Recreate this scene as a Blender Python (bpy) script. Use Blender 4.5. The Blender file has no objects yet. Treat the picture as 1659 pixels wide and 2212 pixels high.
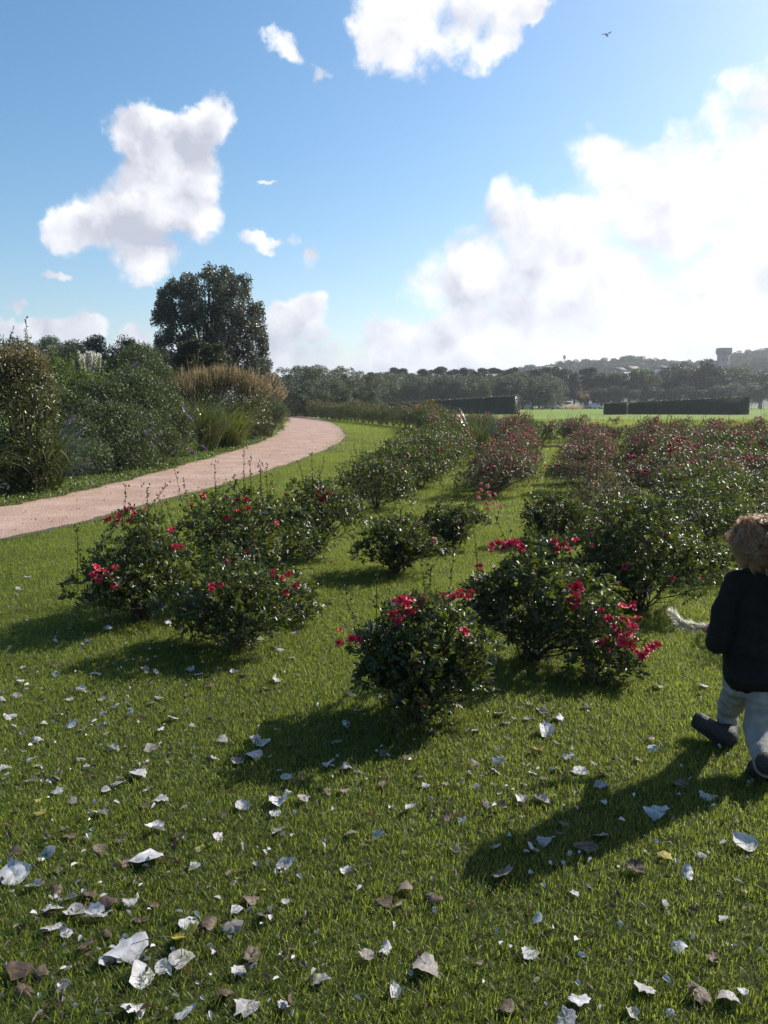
import bpy, math, random
import numpy as np
from mathutils import Vector, Matrix
R = math.radians
scene = bpy.context.scene
col = scene.collection

# ------------------------------------------------------------------ camera
CAM_H = 1.5
PITCH = math.atan((512 - 872 * 768 / 1659) / 770)
cam = bpy.data.cameras.new('camera')
cam.sensor_fit = 'VERTICAL'; cam.sensor_height = 36.0; cam.lens = 36.0 * 770 / 1024
cam.clip_start = 0.05; cam.clip_end = 6000
camo = bpy.data.objects.new('camera', cam); col.objects.link(camo)
camo.location = (0, 0, CAM_H); camo.rotation_euler = (math.pi / 2 - PITCH, 0, 0)
scene.camera = camo
CP, SP = math.cos(PITCH), math.sin(PITCH)
SC = 768 / 1659.0

def ray(X, Y):
    u = (X * SC - 384) / 770; v = (Y * SC - 512) / 770
    return (u, CP - v * SP, -SP - v * CP)
def gp(X, Y, z=0.0):                       # photo point -> place on level z
    d = ray(X, Y); t = (z - CAM_H) / d[2]
    return (d[0] * t, d[1] * t)
def at(X, Y, wy):                          # photo point -> place at distance wy
    d = ray(X, Y); t = wy / d[1]
    return Vector((d[0] * t, wy, CAM_H + d[2] * t))

# ------------------------------------------------------------------ light
SUN_AZ, SUN_EL = 56.0, 35.0
sv = Vector((math.sin(R(SUN_AZ)) * math.cos(R(SUN_EL)), math.cos(R(SUN_AZ)) * math.cos(R(SUN_EL)), math.sin(R(SUN_EL))))
sl = bpy.data.lights.new('sun', 'SUN'); sl.energy = 5.0; sl.angle = R(0.5); sl.color = (1.0, 0.95, 0.87)
so = bpy.data.objects.new('sun', sl); col.objects.link(so)
so.rotation_euler = sv.to_track_quat('Z', 'Y').to_euler(); so.location = (20, 12, 18)
scene.view_settings.view_transform = 'Standard'
scene.view_settings.look = 'None'
scene.view_settings.exposure = 0.62
scene.view_settings.gamma = 1.0

class NT:
    def __init__(s, tree):
        s.t = tree; s.n = tree.nodes; s.l = tree.links
    def node(s, typ, **kw):
        n = s.n.new(typ)
        for k, v in kw.items(): setattr(n, k, v)
        return n
    def put(s, sock, v):
        if isinstance(v, bpy.types.NodeSocket): s.l.new(v, sock)
        elif v is not None: sock.default_value = v
    def math(s, op, a, b=None, c=None, clamp=False):
        n = s.node('ShaderNodeMath', operation=op, use_clamp=clamp)
        s.put(n.inputs[0], a); s.put(n.inputs[1], b); s.put(n.inputs[2], c)
        return n.outputs[0]
    def vm(s, op, a, b=None, c=None):
        n = s.node('ShaderNodeVectorMath', operation=op)
        s.put(n.inputs[0], a); s.put(n.inputs[1], b); s.put(n.inputs[2], c)
        return n.outputs['Value'] if op in ('LENGTH', 'DOT_PRODUCT', 'DISTANCE') else n.outputs[0]
    def noise(s, vec, scale, detail=4, rough=0.55, dist=0.0, dim='3D', out=0):
        n = s.node('ShaderNodeTexNoise', noise_dimensions=dim)
        s.put(n.inputs['Vector'], vec); n.inputs['Scale'].default_value = scale
        n.inputs['Detail'].default_value = detail; n.inputs['Roughness'].default_value = rough
        n.inputs['Distortion'].default_value = dist
        return n.outputs[out]
    def smooth(s, v, lo, hi, a=0.0, b=1.0):
        n = s.node('ShaderNodeMapRange', interpolation_type='SMOOTHSTEP')
        s.put(n.inputs[0], v); n.inputs[1].default_value = lo; n.inputs[2].default_value = hi
        n.inputs[3].default_value = a; n.inputs[4].default_value = b
        return n.outputs[0]
    def mix(s, f, a, b, blend='MIX'):
        n = s.node('ShaderNodeMix', data_type='RGBA', blend_type=blend)
        s.put(n.inputs[0], f)
        for i, v in ((6, a), (7, b)):
            if isinstance(v, tuple) and len(v) == 3: v = (*v, 1)
            s.put(n.inputs[i], v)
        return n.outputs[2]

# world: physical sky with procedural cumulus laid out by direction
world = bpy.data.worlds.new('World'); scene.world = world; world.use_nodes = True
w = NT(world.node_tree)
for n in list(w.n): w.n.remove(n)
tc = w.node('ShaderNodeTexCoord').outputs['Generated']
sky = w.node('ShaderNodeTexSky', sky_type='NISHITA'); sky.sun_disc = False
sky.sun_elevation = R(SUN_EL); sky.sun_rotation = R(SUN_AZ)
sky.altitude = 50; sky.air_density = 1.0; sky.dust_density = 1.1; sky.ozone_density = 2.0
skyc = w.vm('SCALE', sky.outputs[0]); skyc.node.inputs['Scale'].default_value = 0.108
hsv = w.node('ShaderNodeHueSaturation'); hsv.inputs['Saturation'].default_value = 1.30; hsv.inputs['Hue'].default_value = 0.493; w.l.new(skyc, hsv.inputs['Color']); skyc = hsv.outputs[0]
sep = w.node('ShaderNodeSeparateXYZ'); w.l.new(tc, sep.inputs[0])
az = w.math('ARCTAN2', sep.outputs[0], sep.outputs[1]); el = w.math('ARCSINE', sep.outputs[2])
cmb = w.node('ShaderNodeCombineXYZ'); w.l.new(az, cmb.inputs[0]); w.l.new(el, cmb.inputs[1])
P0 = cmb.outputs[0]
warp = w.noise(tc, 7.0, 7, 0.60, out=1)
warp = w.vm('SUBTRACT', warp, (0.5, 0.5, 0.5))
warp = w.vm('MULTIPLY', warp, (0.16, 0.13, 0.0))
PW = w.vm('ADD', P0, warp)
fine = w.noise(tc, 26.0, 6, 0.62, out=1)
fine = w.vm('MULTIPLY', w.vm('SUBTRACT', fine, (0.5, 0.5, 0.5)), (0.03, 0.03, 0.0))
PW = w.vm('ADD', PW, fine)
def azel(X, Y):
    d = Vector(ray(X, Y)).normalized(); return math.atan2(d.x, d.y), math.asin(d.z)
# blobs: photo centre, radii (display px)
BL = [(425, 285, 95, 78), (320, 305, 92, 92), (365, 415, 135, 105), (270, 475, 140, 105), (310, 545, 120, 52), (180, 490, 90, 60), (400, 360, 80, 70),
      (960, 20, 175, 130), (880, 50, 95, 110), (1060, 60, 80, 110), (1110, 0, 80, 60),
      (600, 105, 90, 60, .42), (690, 138, 82, 45, .42), (650, 550, 67, 60, .42), (580, 515, 82, 36, .42),
      (1000, 590, 150, 95), (1180, 530, 190, 150), (1400, 430, 210, 200), (1620, 350, 180, 230), (1600, 620, 160, 150), (1350, 640, 220, 150),
      (1100, 690, 260, 90), (900, 725, 220, 62), (650, 680, 65, 62), (640, 745, 130, 60), (1500, 740, 300, 80), (1750, 480, 220, 260),
      (180, 700, 70, 55), (90, 715, 130, 42), (300, 705, 55, 40), (25, 650, 57, 36, .42), (110, 585, 51, 27, .42), (640, 805, 900, 85), (1500, 800, 400, 90), (560, 408, 42, 15, .42),
      (1900, 300, 220, 200), (-250, 600, 200, 130), (-500, 300, 260, 150), (2300, 600, 300, 200)]
def blob(X, Y, rx, ry, k=0.0):
    if rx > 90 and Y > 150 and Y < 780 and X > 700: rx, ry = rx * .97, ry * .93
    a, e = azel(X, Y); a2, _ = azel(X + rx, Y); _, e2 = azel(X, Y - ry)
    sx, sy = 1 / abs(a2 - a), 1 / abs(e2 - e)
    v = w.vm('MULTIPLY_ADD', PW, (sx, sy, 0.0), (-a * sx, -e * sy, 0.0))
    d_ = w.vm('LENGTH', v)
    return w.math('ADD', d_, k) if k else d_
cur = None
for b in BL:
    d = blob(*b)
    cur = d if cur is None else w.math('SMOOTH_MIN', cur, d, 0.22)
# wide weather outside the picture
gen = w.noise(tc, 2.3, 5, 0.6)
gen = w.smooth(gen, 0.50, 0.68, 1.7, 0.6)
inv = w.smooth(w.math('ABSOLUTE', az), 0.75, 1.1, 0.0, 1.0)
gen = w.math('ADD', gen, w.math('MULTIPLY', w.math('SUBTRACT', 1.0, inv), 4.0))
cur = w.math('MINIMUM', cur, gen)
thick = w.math('SUBTRACT', 1.0, cur)
def puff(vec):
    v = w.node('ShaderNodeTexVoronoi', feature='F1'); w.l.new(vec, v.inputs['Vector'])
    v.inputs['Scale'].default_value = 13; v.inputs['Detail'].default_value = 1.5; v.inputs['Roughness'].default_value = 0.5
    return w.math('SUBTRACT', w.math('MULTIPLY', w.noise(vec, 8.0, 7, 0.60), 1.5), w.math('MULTIPLY', v.outputs['Distance'], 0.75))
cloudv = w.vm('MULTIPLY_ADD', w.vm('SUBTRACT', w.noise(tc, 11.0, 5, 0.6, out=1), (.5, .5, .5)), (.07, .07, .07), tc)
b1 = puff(cloudv)
b2 = puff(w.vm('ADD', cloudv, (sv.x * 0.022, sv.y * 0.01, 0.024)))
cov = w.smooth(thick, -0.75, 0.75)
dens = w.math('ADD', w.math('MULTIPLY_ADD', cov, 1.75, -0.88), w.math('SUBTRACT', b1, 0.42))
alpha = w.smooth(dens, -0.20, 0.42)
bank = w.smooth(az, -0.3, 0.45, 0.0, 1.0)
relief = w.math('MULTIPLY', w.math('SUBTRACT', b1, b2), w.math('MULTIPLY_ADD', bank, -0.55, 1.6))
body = w.smooth(dens, 0.05, 1.0, 1.0, 0.0)
low = w.smooth(el, 0.02, 0.40, 0.0, 1.0)
lit = w.math('ADD', w.math('MULTIPLY', body, 0.30), w.math('MULTIPLY', low, 0.17))
lit = w.math('ADD', lit, w.math('MULTIPLY', bank, 0.27))
lit = w.math('ADD', lit, w.math('ADD', relief, 0.17), clamp=True)
ccol = w.mix(lit, (0.37, 0.385, 0.455), (0.76, 0.76, 0.775))
final = w.mix(alpha, skyc, ccol)
bg = w.node('ShaderNodeBackground'); w.l.new(final, bg.inputs[0]); bg.inputs[1].default_value = 1.0
wo = w.node('ShaderNodeOutputWorld'); w.l.new(bg.outputs[0], wo.inputs[0])
world.cycles.sampling_method = 'MANUAL'; world.cycles.sample_map_resolution = 512
cy = scene.cycles
cy.max_bounces = 6; cy.diffuse_bounces = 3; cy.glossy_bounces = 2; cy.transmission_bounces = 3
cy.transparent_max_bounces = 4; cy.sample_clamp_indirect = 4; cy.use_denoising = True
cy.caustics_reflective = False; cy.caustics_refractive = False

# ------------------------------------------------------------------ helpers
def mesh_np(name, V, F, mats, tint=None, fmat=None, smooth=False):
    """V (n,3); F list of integer arrays (m,k)"""
    me = bpy.data.meshes.new(name)
    V = np.asarray(V, np.float32).reshape(-1, 3)
    F = [np.asarray(f, np.int32) for f in F if len(f)]
    me.vertices.add(len(V)); me.vertices.foreach_set('co', V.ravel())
    nl = sum(f.size for f in F); npo = sum(len(f) for f in F)
    me.loops.add(nl); me.polygons.add(npo)
    me.loops.foreach_set('vertex_index', np.concatenate([f.ravel() for f in F]))
    tot = np.concatenate([np.full(len(f), f.shape[1], np.int32) for f in F])
    st = np.zeros(npo, np.int32); st[1:] = np.cumsum(tot)[:-1]
    me.polygons.foreach_set('loop_start', st)
    if not isinstance(mats, (list, tuple)): mats = [mats]
    for m in mats: me.materials.append(m)
    if fmat is not None: me.polygons.foreach_set('material_index', np.concatenate([np.asarray(a, np.int32) for a in fmat]))
    if tint is not None:
        a = me.attributes.new('tint', 'FLOAT', 'POINT'); a.data.foreach_set('value', np.asarray(tint, np.float32))
    if smooth: me.polygons.foreach_set('use_smooth', np.ones(npo, bool))
    me.update(calc_edges=True)
    return me

def link(name, me, parent=None, loc=None, rotz=0.0, scale=None):
    o = bpy.data.objects.new(name, me); col.objects.link(o)
    if parent is not None: o.parent = parent
    if loc is not None: o.location = loc
    if rotz: o.rotation_euler = (0, 0, rotz)
    if scale is not None: o.scale = scale if isinstance(scale, (tuple, list)) else (scale,) * 3
    return o
def tag(o, label=None, cat=None, group=None, kind=None):
    if label: o['label'] = label
    if cat: o['category'] = cat
    if group: o['group'] = group
    if kind: o['kind'] = kind
    return o
def empty(name, loc, label, cat, group=None, rotz=0.0, scale=None):
    o = link(name, None, None, loc, rotz, scale); o.empty_display_size = 0.1
    return tag(o, label, cat, group)
ORD = ['first', 'second', 'third', 'fourth', 'fifth', 'sixth', 'seventh', 'eighth', 'ninth', 'tenth', 'eleventh', 'twelfth', 'thirteenth',
       'fourteenth', 'fifteenth', 'sixteenth', 'seventeenth', 'eighteenth', 'nineteenth', 'twentieth']
def ordn(i):
    if i < 20: return ORD[i]
    n = i + 1; t = ['', '', 'twenty', 'thirty', 'forty', 'fifty', 'sixty', 'seventy', 'eighty', 'ninety', 'hundred'][n // 10]
    if n % 10 == 0: return t[:-1] + 'ieth'
    return t + '-' + ORD[n % 10 - 1]

def unit(a): return a / np.maximum(np.linalg.norm(a, axis=-1, keepdims=True), 1e-9)
def rdir(rng, n): return unit(rng.normal(size=(n, 3)))

class Geo:
    """collects vertices, faces and tints into one mesh"""
    def __init__(s): s.V = []; s.F = []; s.T = []; s.M = []; s.n = 0
    def add(s, V, F, t=0.5, mi=0):
        V = np.asarray(V, float).reshape(-1, 3)
        for f in F:
            f = np.asarray(f, int)
            s.F.append(f + s.n); s.M.append(np.full(len(f), mi))
        s.V.append(V); s.n += len(V)
        s.T.append(np.full(len(V), t) if np.isscalar(t) else np.asarray(t, float))
    def mesh(s, name, mats, smooth=False):
        byk = {}
        for f, m in zip(s.F, s.M): byk.setdefault(f.shape[1], []).append((f, m))
        F = [np.concatenate([a for a, _ in v]) for v in byk.values()]
        M = [np.concatenate([b for _, b in v]) for v in byk.values()]
        return mesh_np(name, np.concatenate(s.V), F, mats, np.concatenate(s.T), M, smooth)
    # leaf blades: P base, D direction, N normal, L length, W width
    def leaves(s, P, D, N, L, W, t, fold=0.25, curl=0.15, simple=False, mi=0):
        n = len(P); L = np.broadcast_to(L, (n,))[:, None]; W = np.broadcast_to(W, (n,))[:, None]
        D = unit(D); B = unit(np.cross(D, N)); N = np.cross(B, D)
        if simple:
            prof = [(0, 0), (.45, -.5), (1, 0), (.5, .5)]; faces = [[0, 1, 2], [0, 2, 3]]
        else:
            prof = [(0, 0), (.28, -.42), (.68, -.40), (1, 0), (.68, .40), (.28, .42)]; faces = [[0, 1, 2, 3], [0, 3, 4, 5]]
        V = np.stack([P + D * L * a + B * W * b + N * (abs(b) * W * fold * 2 - curl * L * a * a) for a, b in prof], 1)
        k = len(prof); base = (np.arange(n) * k)[:, None]
        F = [np.concatenate([base + np.array(f)[None] for f in faces])]
        s.add(V.reshape(-1, 3), F, np.repeat(t, k) if not np.isscalar(t) else t, mi)
    # arching blades: P base, A azimuth, lean0 start lean, bend total, L, W
    def blades(s, P, A, lean, bend, L, W, t, seg=6, mi=0, twist=0.0):
        n = len(P); L = np.broadcast_to(L, (n,)); W = np.broadcast_to(W, (n,))
        pos = P.copy(); out = np.stack([np.cos(A), np.sin(A), np.zeros(n)], 1)
        side = np.stack([-np.sin(A + twist), np.cos(A + twist), np.zeros(n)], 1)
        V = []; up = np.array([0, 0, 1.0])
        for i in range(seg + 1):
            f = i / seg; wf = (1 - f ** 2.2) * 0.5 * (0.7 + 0.3 * min(1, f * 4))
            if i < seg:
                V.append(pos - side * (W * wf)[:, None]); V.append(pos + side * (W * wf)[:, None])
            else: V.append(pos)
            th = lean + bend * (f ** 1.5)
            pos = pos + (out * np.sin(th)[:, None] + up * np.cos(th)[:, None]) * (L / seg)[:, None]
        V = np.stack(V, 1); k = V.shape[1]; base = (np.arange(n) * k)[:, None]
        Q = [base + np.array([2 * i, 2 * i + 1, 2 * i + 3, 2 * i + 2])[None] for i in range(seg - 1)]
        T = base + np.array([2 * seg - 2, 2 * seg - 1, 2 * seg])[None]
        F = ([np.concatenate(Q)] if Q else []) + [T]
        s.add(V.reshape(-1, 3), F, np.repeat(t, k) if not np.isscalar(t) else t, mi)
    def tube(s, pts, rad, sides=6, t=0.5, mi=0, cap=True):
        pts = np.asarray(pts, float); m = len(pts); rad = np.broadcast_to(rad, (m,))
        tan = unit(np.gradient(pts, axis=0)); ref = np.array([0.3, 0.9, 0.2]);
        b = unit(np.cross(tan, ref)); c = np.cross(tan, b)
        a = np.arange(sides) * 2 * math.pi / sides
        V = pts[:, None] + (b[:, None] * np.cos(a)[None, :, None] + c[:, None] * np.sin(a)[None, :, None]) * rad[:, None, None]
        i = np.arange(m - 1)[:, None] * sides; j = np.arange(sides)[None]; j2 = (j + 1) % sides
        F = [np.stack([i + j, i + j2, i + sides + j2, i + sides + j], -1).reshape(-1, 4)]
        if cap: F.append(np.array([list(range(sides))[::-1], list(range((m - 1) * sides, m * sides))]))
        s.add(V.reshape(-1, 3), F, t, mi)
    def box(s, c, d, t=0.5, mi=0, rot=0.0):
        c = np.asarray(c, float); d = np.asarray(d, float) / 2
        v = np.array([[x, y, z] for x in (-1, 1) for y in (-1, 1) for z in (-1, 1)]) * d
        cr, sr = math.cos(rot), math.sin(rot)
        v = np.stack([v[:, 0] * cr - v[:, 1] * sr, v[:, 0] * sr + v[:, 1] * cr, v[:, 2]], 1) + c
        s.add(v, [np.array([[0, 1, 3, 2], [4, 6, 7, 5], [0, 4, 5, 1], [2, 3, 7, 6], [0, 2, 6, 4], [1, 5, 7, 3]])], t, mi)
    def ellipsoid(s, c, r, seg=16, rings=10, rot=None, t=0.5, mi=0, noise=0.0, rng=None):
        th = np.linspace(0, math.pi, rings + 1); ph = np.arange(seg) * 2 * math.pi / seg
        V = np.array([[math.sin(a) * math.cos(b), math.sin(a) * math.sin(b), math.cos(a)] for a in th for b in ph])
        if noise: V = V * (1 + noise * rng.normal(size=(len(V), 1)))
        V = V * np.asarray(r)
        if rot is not None: V = V @ np.array(rot.to_matrix() if hasattr(rot, 'to_matrix') else rot).T
        V = V + np.asarray(c)
        F = np.array([[i * seg + j, (i + 1) * seg + j, (i + 1) * seg + (j + 1) % seg, i * seg + (j + 1) % seg] for i in range(rings) for j in range(seg)])
        s.add(V, [F], t, mi)

# ------------------------------------------------------------------ materials
def new_mat(name):
    m = bpy.data.materials.new(name); m.use_nodes = True; t = NT(m.node_tree)
    for n in list(t.n): t.n.remove(n)
    out = t.node('ShaderNodeOutputMaterial')
    return m, t, out
def leaf_mat(name, c0, c1, tr, rough=0.4, tf=0.35, spec=0.5, rnd=0.25, c2=None):
    """leaf: colour by the leaf's own tint, part of the light passes through"""
    m, t, out = new_mat(name)
    a = t.node('ShaderNodeAttribute', attribute_name='tint').outputs['Fac']
    oi = t.node('ShaderNodeObjectInfo').outputs['Random']
    f = t.math('ADD', a, t.math('MULTIPLY', t.math('SUBTRACT', oi, 0.5), rnd), clamp=True)
    if name == 'grass_blade':
        loc = t.node('ShaderNodeObjectInfo').outputs['Location']
        f = t.math('ADD', f, t.math('MULTIPLY', t.math('SUBTRACT', t.noise(loc, .9, 5, .65), .5), 2.4), clamp=True)
    c = t.mix(f, c0, c1)
    if c2 is not None: c = t.mix(t.smooth(a, 0.86, 0.97), c, c2)
    p = t.node('ShaderNodeBsdfPrincipled'); t.l.new(c, p.inputs['Base Color'])
    p.inputs['Roughness'].default_value = rough; p.inputs['Specular IOR Level'].default_value = spec
    tb = t.node('ShaderNodeBsdfTranslucent')
    tc_ = t.mix(f, tuple(x * 0.7 for x in tr), tr)
    if c2 is not None: tc_ = t.mix(t.smooth(a, 0.86, 0.97), tc_, tuple(min(1, x * 1.6) for x in c2))
    t.l.new(tc_, tb.inputs[0])
    mx = t.node('ShaderNodeMixShader'); mx.inputs[0].default_value = tf
    t.l.new(p.outputs[0], mx.inputs[1]); t.l.new(tb.outputs[0], mx.inputs[2]); t.l.new(mx.outputs[0], out.inputs[0])
    return m
def plain_mat(name, c0, c1=None, rough=0.6, scale=8.0, metal=0.0, bump=0.0, spec=0.5, bscale=None):
    m, t, out = new_mat(name)
    co = t.node('ShaderNodeTexCoord').outputs['Object']
    p = t.node('ShaderNodeBsdfPrincipled')
    c1 = c1 or tuple(x * 0.75 for x in c0)
    n = t.noise(co, scale, 5)
    t.l.new(t.mix(t.smooth(n, 0.3, 0.7), c1, c0), p.inputs['Base Color'])
    p.inputs['Roughness'].default_value = rough; p.inputs['Metallic'].default_value = metal
    p.inputs['Specular IOR Level'].default_value = spec
    if bump:
        b = t.node('ShaderNodeBump'); b.inputs['Strength'].default_value = bump; b.inputs['Distance'].default_value = 0.01
        t.l.new(t.noise(co, bscale or scale * 5, 5), b.inputs['Height']); t.l.new(b.outputs[0], p.inputs['Normal'])
    t.l.new(p.outputs[0], out.inputs[0])
    return m
M = {}
M['grass'] = leaf_mat('grass_blade', (0.032, 0.054, 0.011), (0.112, 0.132, 0.034), (0.42, 0.51, 0.055), rough=0.4, tf=0.5, spec=0.3, rnd=0.6, c2=(0.26, 0.22, 0.10))
M['rose_leaf'] = leaf_mat('rose_leaf', (0.020, 0.030, 0.009), (0.050, 0.062, 0.018), (0.17, 0.23, 0.02), rough=0.36, tf=0.28, spec=0.42, rnd=0.3, c2=(0.14, 0.055, 0.03))
M['rose_leaf_far'] = leaf_mat('rose_leaf_reddish', (0.040, 0.042, 0.020), (0.125, 0.095, 0.055), (0.19, 0.17, 0.05), rough=0.42, tf=0.3, spec=0.4, rnd=0.3, c2=(0.22, 0.09, 0.06))
M['stem'] = plain_mat('rose_stem', (0.05, 0.045, 0.02), (0.03, 0.02, 0.012), 0.6, 30)
M['petal'] = leaf_mat('rose_petal', (0.32, 0.004, 0.022), (0.66, 0.050, 0.10), (0.80, 0.03, 0.05), rough=0.5, tf=0.12, spec=0.3, rnd=0.7)
M['petal_far'] = leaf_mat('pink_petal', (0.52, 0.10, 0.12), (0.66, 0.28, 0.28), (0.75, 0.22, 0.2), rough=0.55, tf=0.35, spec=0.3, rnd=0.4)
M['bark'] = plain_mat('bark', (0.10, 0.085, 0.065), (0.05, 0.042, 0.035), 0.85, 6, bump=0.6)

def smoothpath(pts, n=12):
    pts = np.array(pts, float); P = np.vstack([2 * pts[0] - pts[1], pts, 2 * pts[-1] - pts[-2]]); o = []
    for i in range(1, len(P) - 2):
        p0, p1, p2, p3 = P[i - 1:i + 3]
        for t in np.linspace(0, 1, n, endpoint=False):
            o.append(.5 * ((2 * p1) + (-p0 + p2) * t + (2 * p0 - 5 * p1 + 4 * p2 - p3) * t * t + (-p0 + 3 * p1 - 3 * p2 + p3) * t ** 3))
    o.append(pts[-1]); return np.array(o)

# ------------------------------------------------------------------ ground, path, road, hill
NEAR = [(-16, -3), (-10, 1.2), (-7.2, 4.3), (-5.4, 6.9), (-4.26, 8.41), (-3.75, 9.8), (-3.4, 11.8), (-2.85, 14.8), (-2.35, 18.9), (-1.9, 24.5), (-1.64, 31), (-1.9, 39), (-3.2, 54), (-6.2, 77), (-11.5, 101), (-20, 116), (-40, 128)]
FAR = [(-18, 0), (-12, 4.0), (-8.4, 7.3), (-6.6, 9.6), (-5.63, 11.3), (-5.35, 12.6), (-5.2, 14), (-5.06, 16.2), (-4.95, 20), (-4.85, 24.5), (-4.95, 31), (-5.5, 40), (-7.4, 57), (-10.2, 80), (-15, 99), (-23, 112), (-41, 124)]
nearC = smoothpath(NEAR); farC = smoothpath(FAR)
rg = np.random.default_rng(3)
def jit(c, a):
    k = np.arange(len(c)); n = np.sin(k * 1.7) * .5 + np.sin(k * 0.63 + 2) + rg.normal(size=len(c)) * .5
    c = c.copy(); c[:, 0] += a * n; return c
nearE = jit(nearC, 0.025); farE = jit(farC, 0.05)
def x_on(c, y):
    o = np.argsort(c[:, 1]); return np.interp(y, c[o, 1], c[o, 0])
def in_path(x, y): return (x < x_on(nearE, y) - 0.02) & (x > x_on(farE, y))

def grid_mesh(name, xs, ys, zf, mat, kind='structure'):
    X, Y = np.meshgrid(xs, ys); Z = zf(X, Y)
    V = np.stack([X, Y, Z], -1).reshape(-1, 3); nx = len(xs); i = np.arange(len(ys) - 1)[:, None] * nx; j = np.arange(nx - 1)[None]
    F = np.stack([i + j, i + j + 1, i + nx + j + 1, i + nx + j], -1).reshape(-1, 4)
    return tag(link(name, mesh_np(name, V, [F], mat, smooth=True)), kind=kind)

m, t, out = new_mat('lawn_ground')
co = t.node('ShaderNodeTexCoord').outputs['Object']
p = t.node('ShaderNodeBsdfPrincipled'); p.inputs['Roughness'].default_value = 0.9; p.inputs['Specular IOR Level'].default_value = 0.1
nb = t.noise(co, 0.35, 6, 0.6); nf = t.noise(co, 40, 4)
dist = t.vm('LENGTH', co)
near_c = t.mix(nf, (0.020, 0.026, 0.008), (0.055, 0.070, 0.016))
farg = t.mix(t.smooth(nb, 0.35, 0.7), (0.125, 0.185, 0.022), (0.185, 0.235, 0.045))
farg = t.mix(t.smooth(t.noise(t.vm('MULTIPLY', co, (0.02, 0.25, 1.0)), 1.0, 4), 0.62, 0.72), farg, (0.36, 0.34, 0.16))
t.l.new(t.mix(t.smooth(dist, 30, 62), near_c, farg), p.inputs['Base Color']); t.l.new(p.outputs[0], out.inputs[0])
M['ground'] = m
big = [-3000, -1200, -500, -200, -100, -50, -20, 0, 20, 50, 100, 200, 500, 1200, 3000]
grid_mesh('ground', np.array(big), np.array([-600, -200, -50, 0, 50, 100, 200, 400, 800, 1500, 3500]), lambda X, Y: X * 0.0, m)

m, t, out = new_mat('path_gravel')
co = t.node('ShaderNodeTexCoord').outputs['Object']
p = t.node('ShaderNodeBsdfPrincipled'); p.inputs['Roughness'].default_value = 0.9; p.inputs['Specular IOR Level'].default_value = 0.2
c = t.mix(t.smooth(t.noise(co, 1.1, 6, .65), 0.35, 0.7), (0.30, 0.175, 0.12), (0.46, 0.295, 0.21))
v = t.node('ShaderNodeTexVoronoi'); t.l.new(co, v.inputs[0]); v.inputs['Scale'].default_value = 55
c = t.mix(0.42, c, v.outputs['Color'], 'OVERLAY'); c = t.mix(t.smooth(t.noise(co, 90, 3), 0.55, 0.72), c, (0.20, 0.12, 0.09))
hs = t.node('ShaderNodeHueSaturation'); hs.inputs['Saturation'].default_value = 0.62; t.l.new(c, hs.inputs['Color'])
c = t.mix(0.6, c, hs.outputs[0])
c = t.mix(0.3, c, (0.44, 0.275, 0.20))
b = t.node('ShaderNodeBump'); b.inputs['Strength'].default_value = 0.7; b.inputs['Distance'].default_value = 0.012
t.l.new(v.outputs['Distance'], b.inputs['Height']); t.l.new(b.outputs[0], p.inputs['Normal'])
t.l.new(c, p.inputs['Base Color']); t.l.new(p.outputs[0], out.inputs[0])
n = len(nearE); fe = np.stack([np.interp(np.linspace(0, 1, n), np.linspace(0, 1, len(farE)), farE[:, k]) for k in (0, 1)], 1)
V = np.concatenate([np.c_[nearE, np.full(n, 0.006)], np.c_[fe, np.full(n, 0.006)]]); i = np.arange(n - 1)
tag(link('path', mesh_np('path', V, [np.stack([i, i + 1, i + 1 + n, i + n], 1)], m)), kind='structure')
lip = Geo(); k = (nearE[:, 1] > 3) & (nearE[:, 1] < 110); e = nearE[k]; m_ = len(e); wv = .05 + .05 * np.abs(np.sin(np.arange(m_) * .9)) + rg.random(m_) * .05
V = np.concatenate([np.c_[e + [.05, 0], np.full(m_, .012)], np.c_[e - np.c_[wv, np.zeros(m_)], np.full(m_, .0105)]]); i = np.arange(m_ - 1)
tag(link('soil', mesh_np('soil_lip', V, [np.stack([i, i + m_, i + m_ + 1, i + 1], 1)], plain_mat('edge_soil', (.07, .05, .035), (.03, .025, .018), .95, 9))), kind='structure')
# distant access road behind the field
road = Geo(); road.box((60, 243, 0.008), (560, 9, 0.012))
tag(link('road', road.mesh('road', plain_mat('far_road', (0.30, 0.30, 0.30), rough=0.9))), kind='structure')

def hillz(X, Y):
    # ridge climbing to the right, 450-750 m away
    a = X / np.maximum(Y, 1)
    t = np.clip((a - 0.10) / 0.42, 0, 1.4)
    prof = np.clip((a - 0.10) / 0.06, 0, 1) * 18 + np.clip((a - 0.18) / 0.25, 0, 1.3) * 14
    rise = np.clip((Y - 380) / 260, 0, 1); rise = rise * rise * (3 - 2 * rise)
    fall = 1 - 0.5 * np.clip((Y - 760) / 400, 0, 1)
    return prof * rise * fall + 2.0 * np.sin(X * .02) * rise * np.clip((a - .12) * 5, 0, 1) - 1.2
grid_mesh('hill', np.linspace(20, 900, 60), np.linspace(370, 1300, 50), hillz, plain_mat('hill_turf', (0.05, 0.075, 0.03), (0.03, 0.045, 0.02), 0.9, 0.05))

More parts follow.
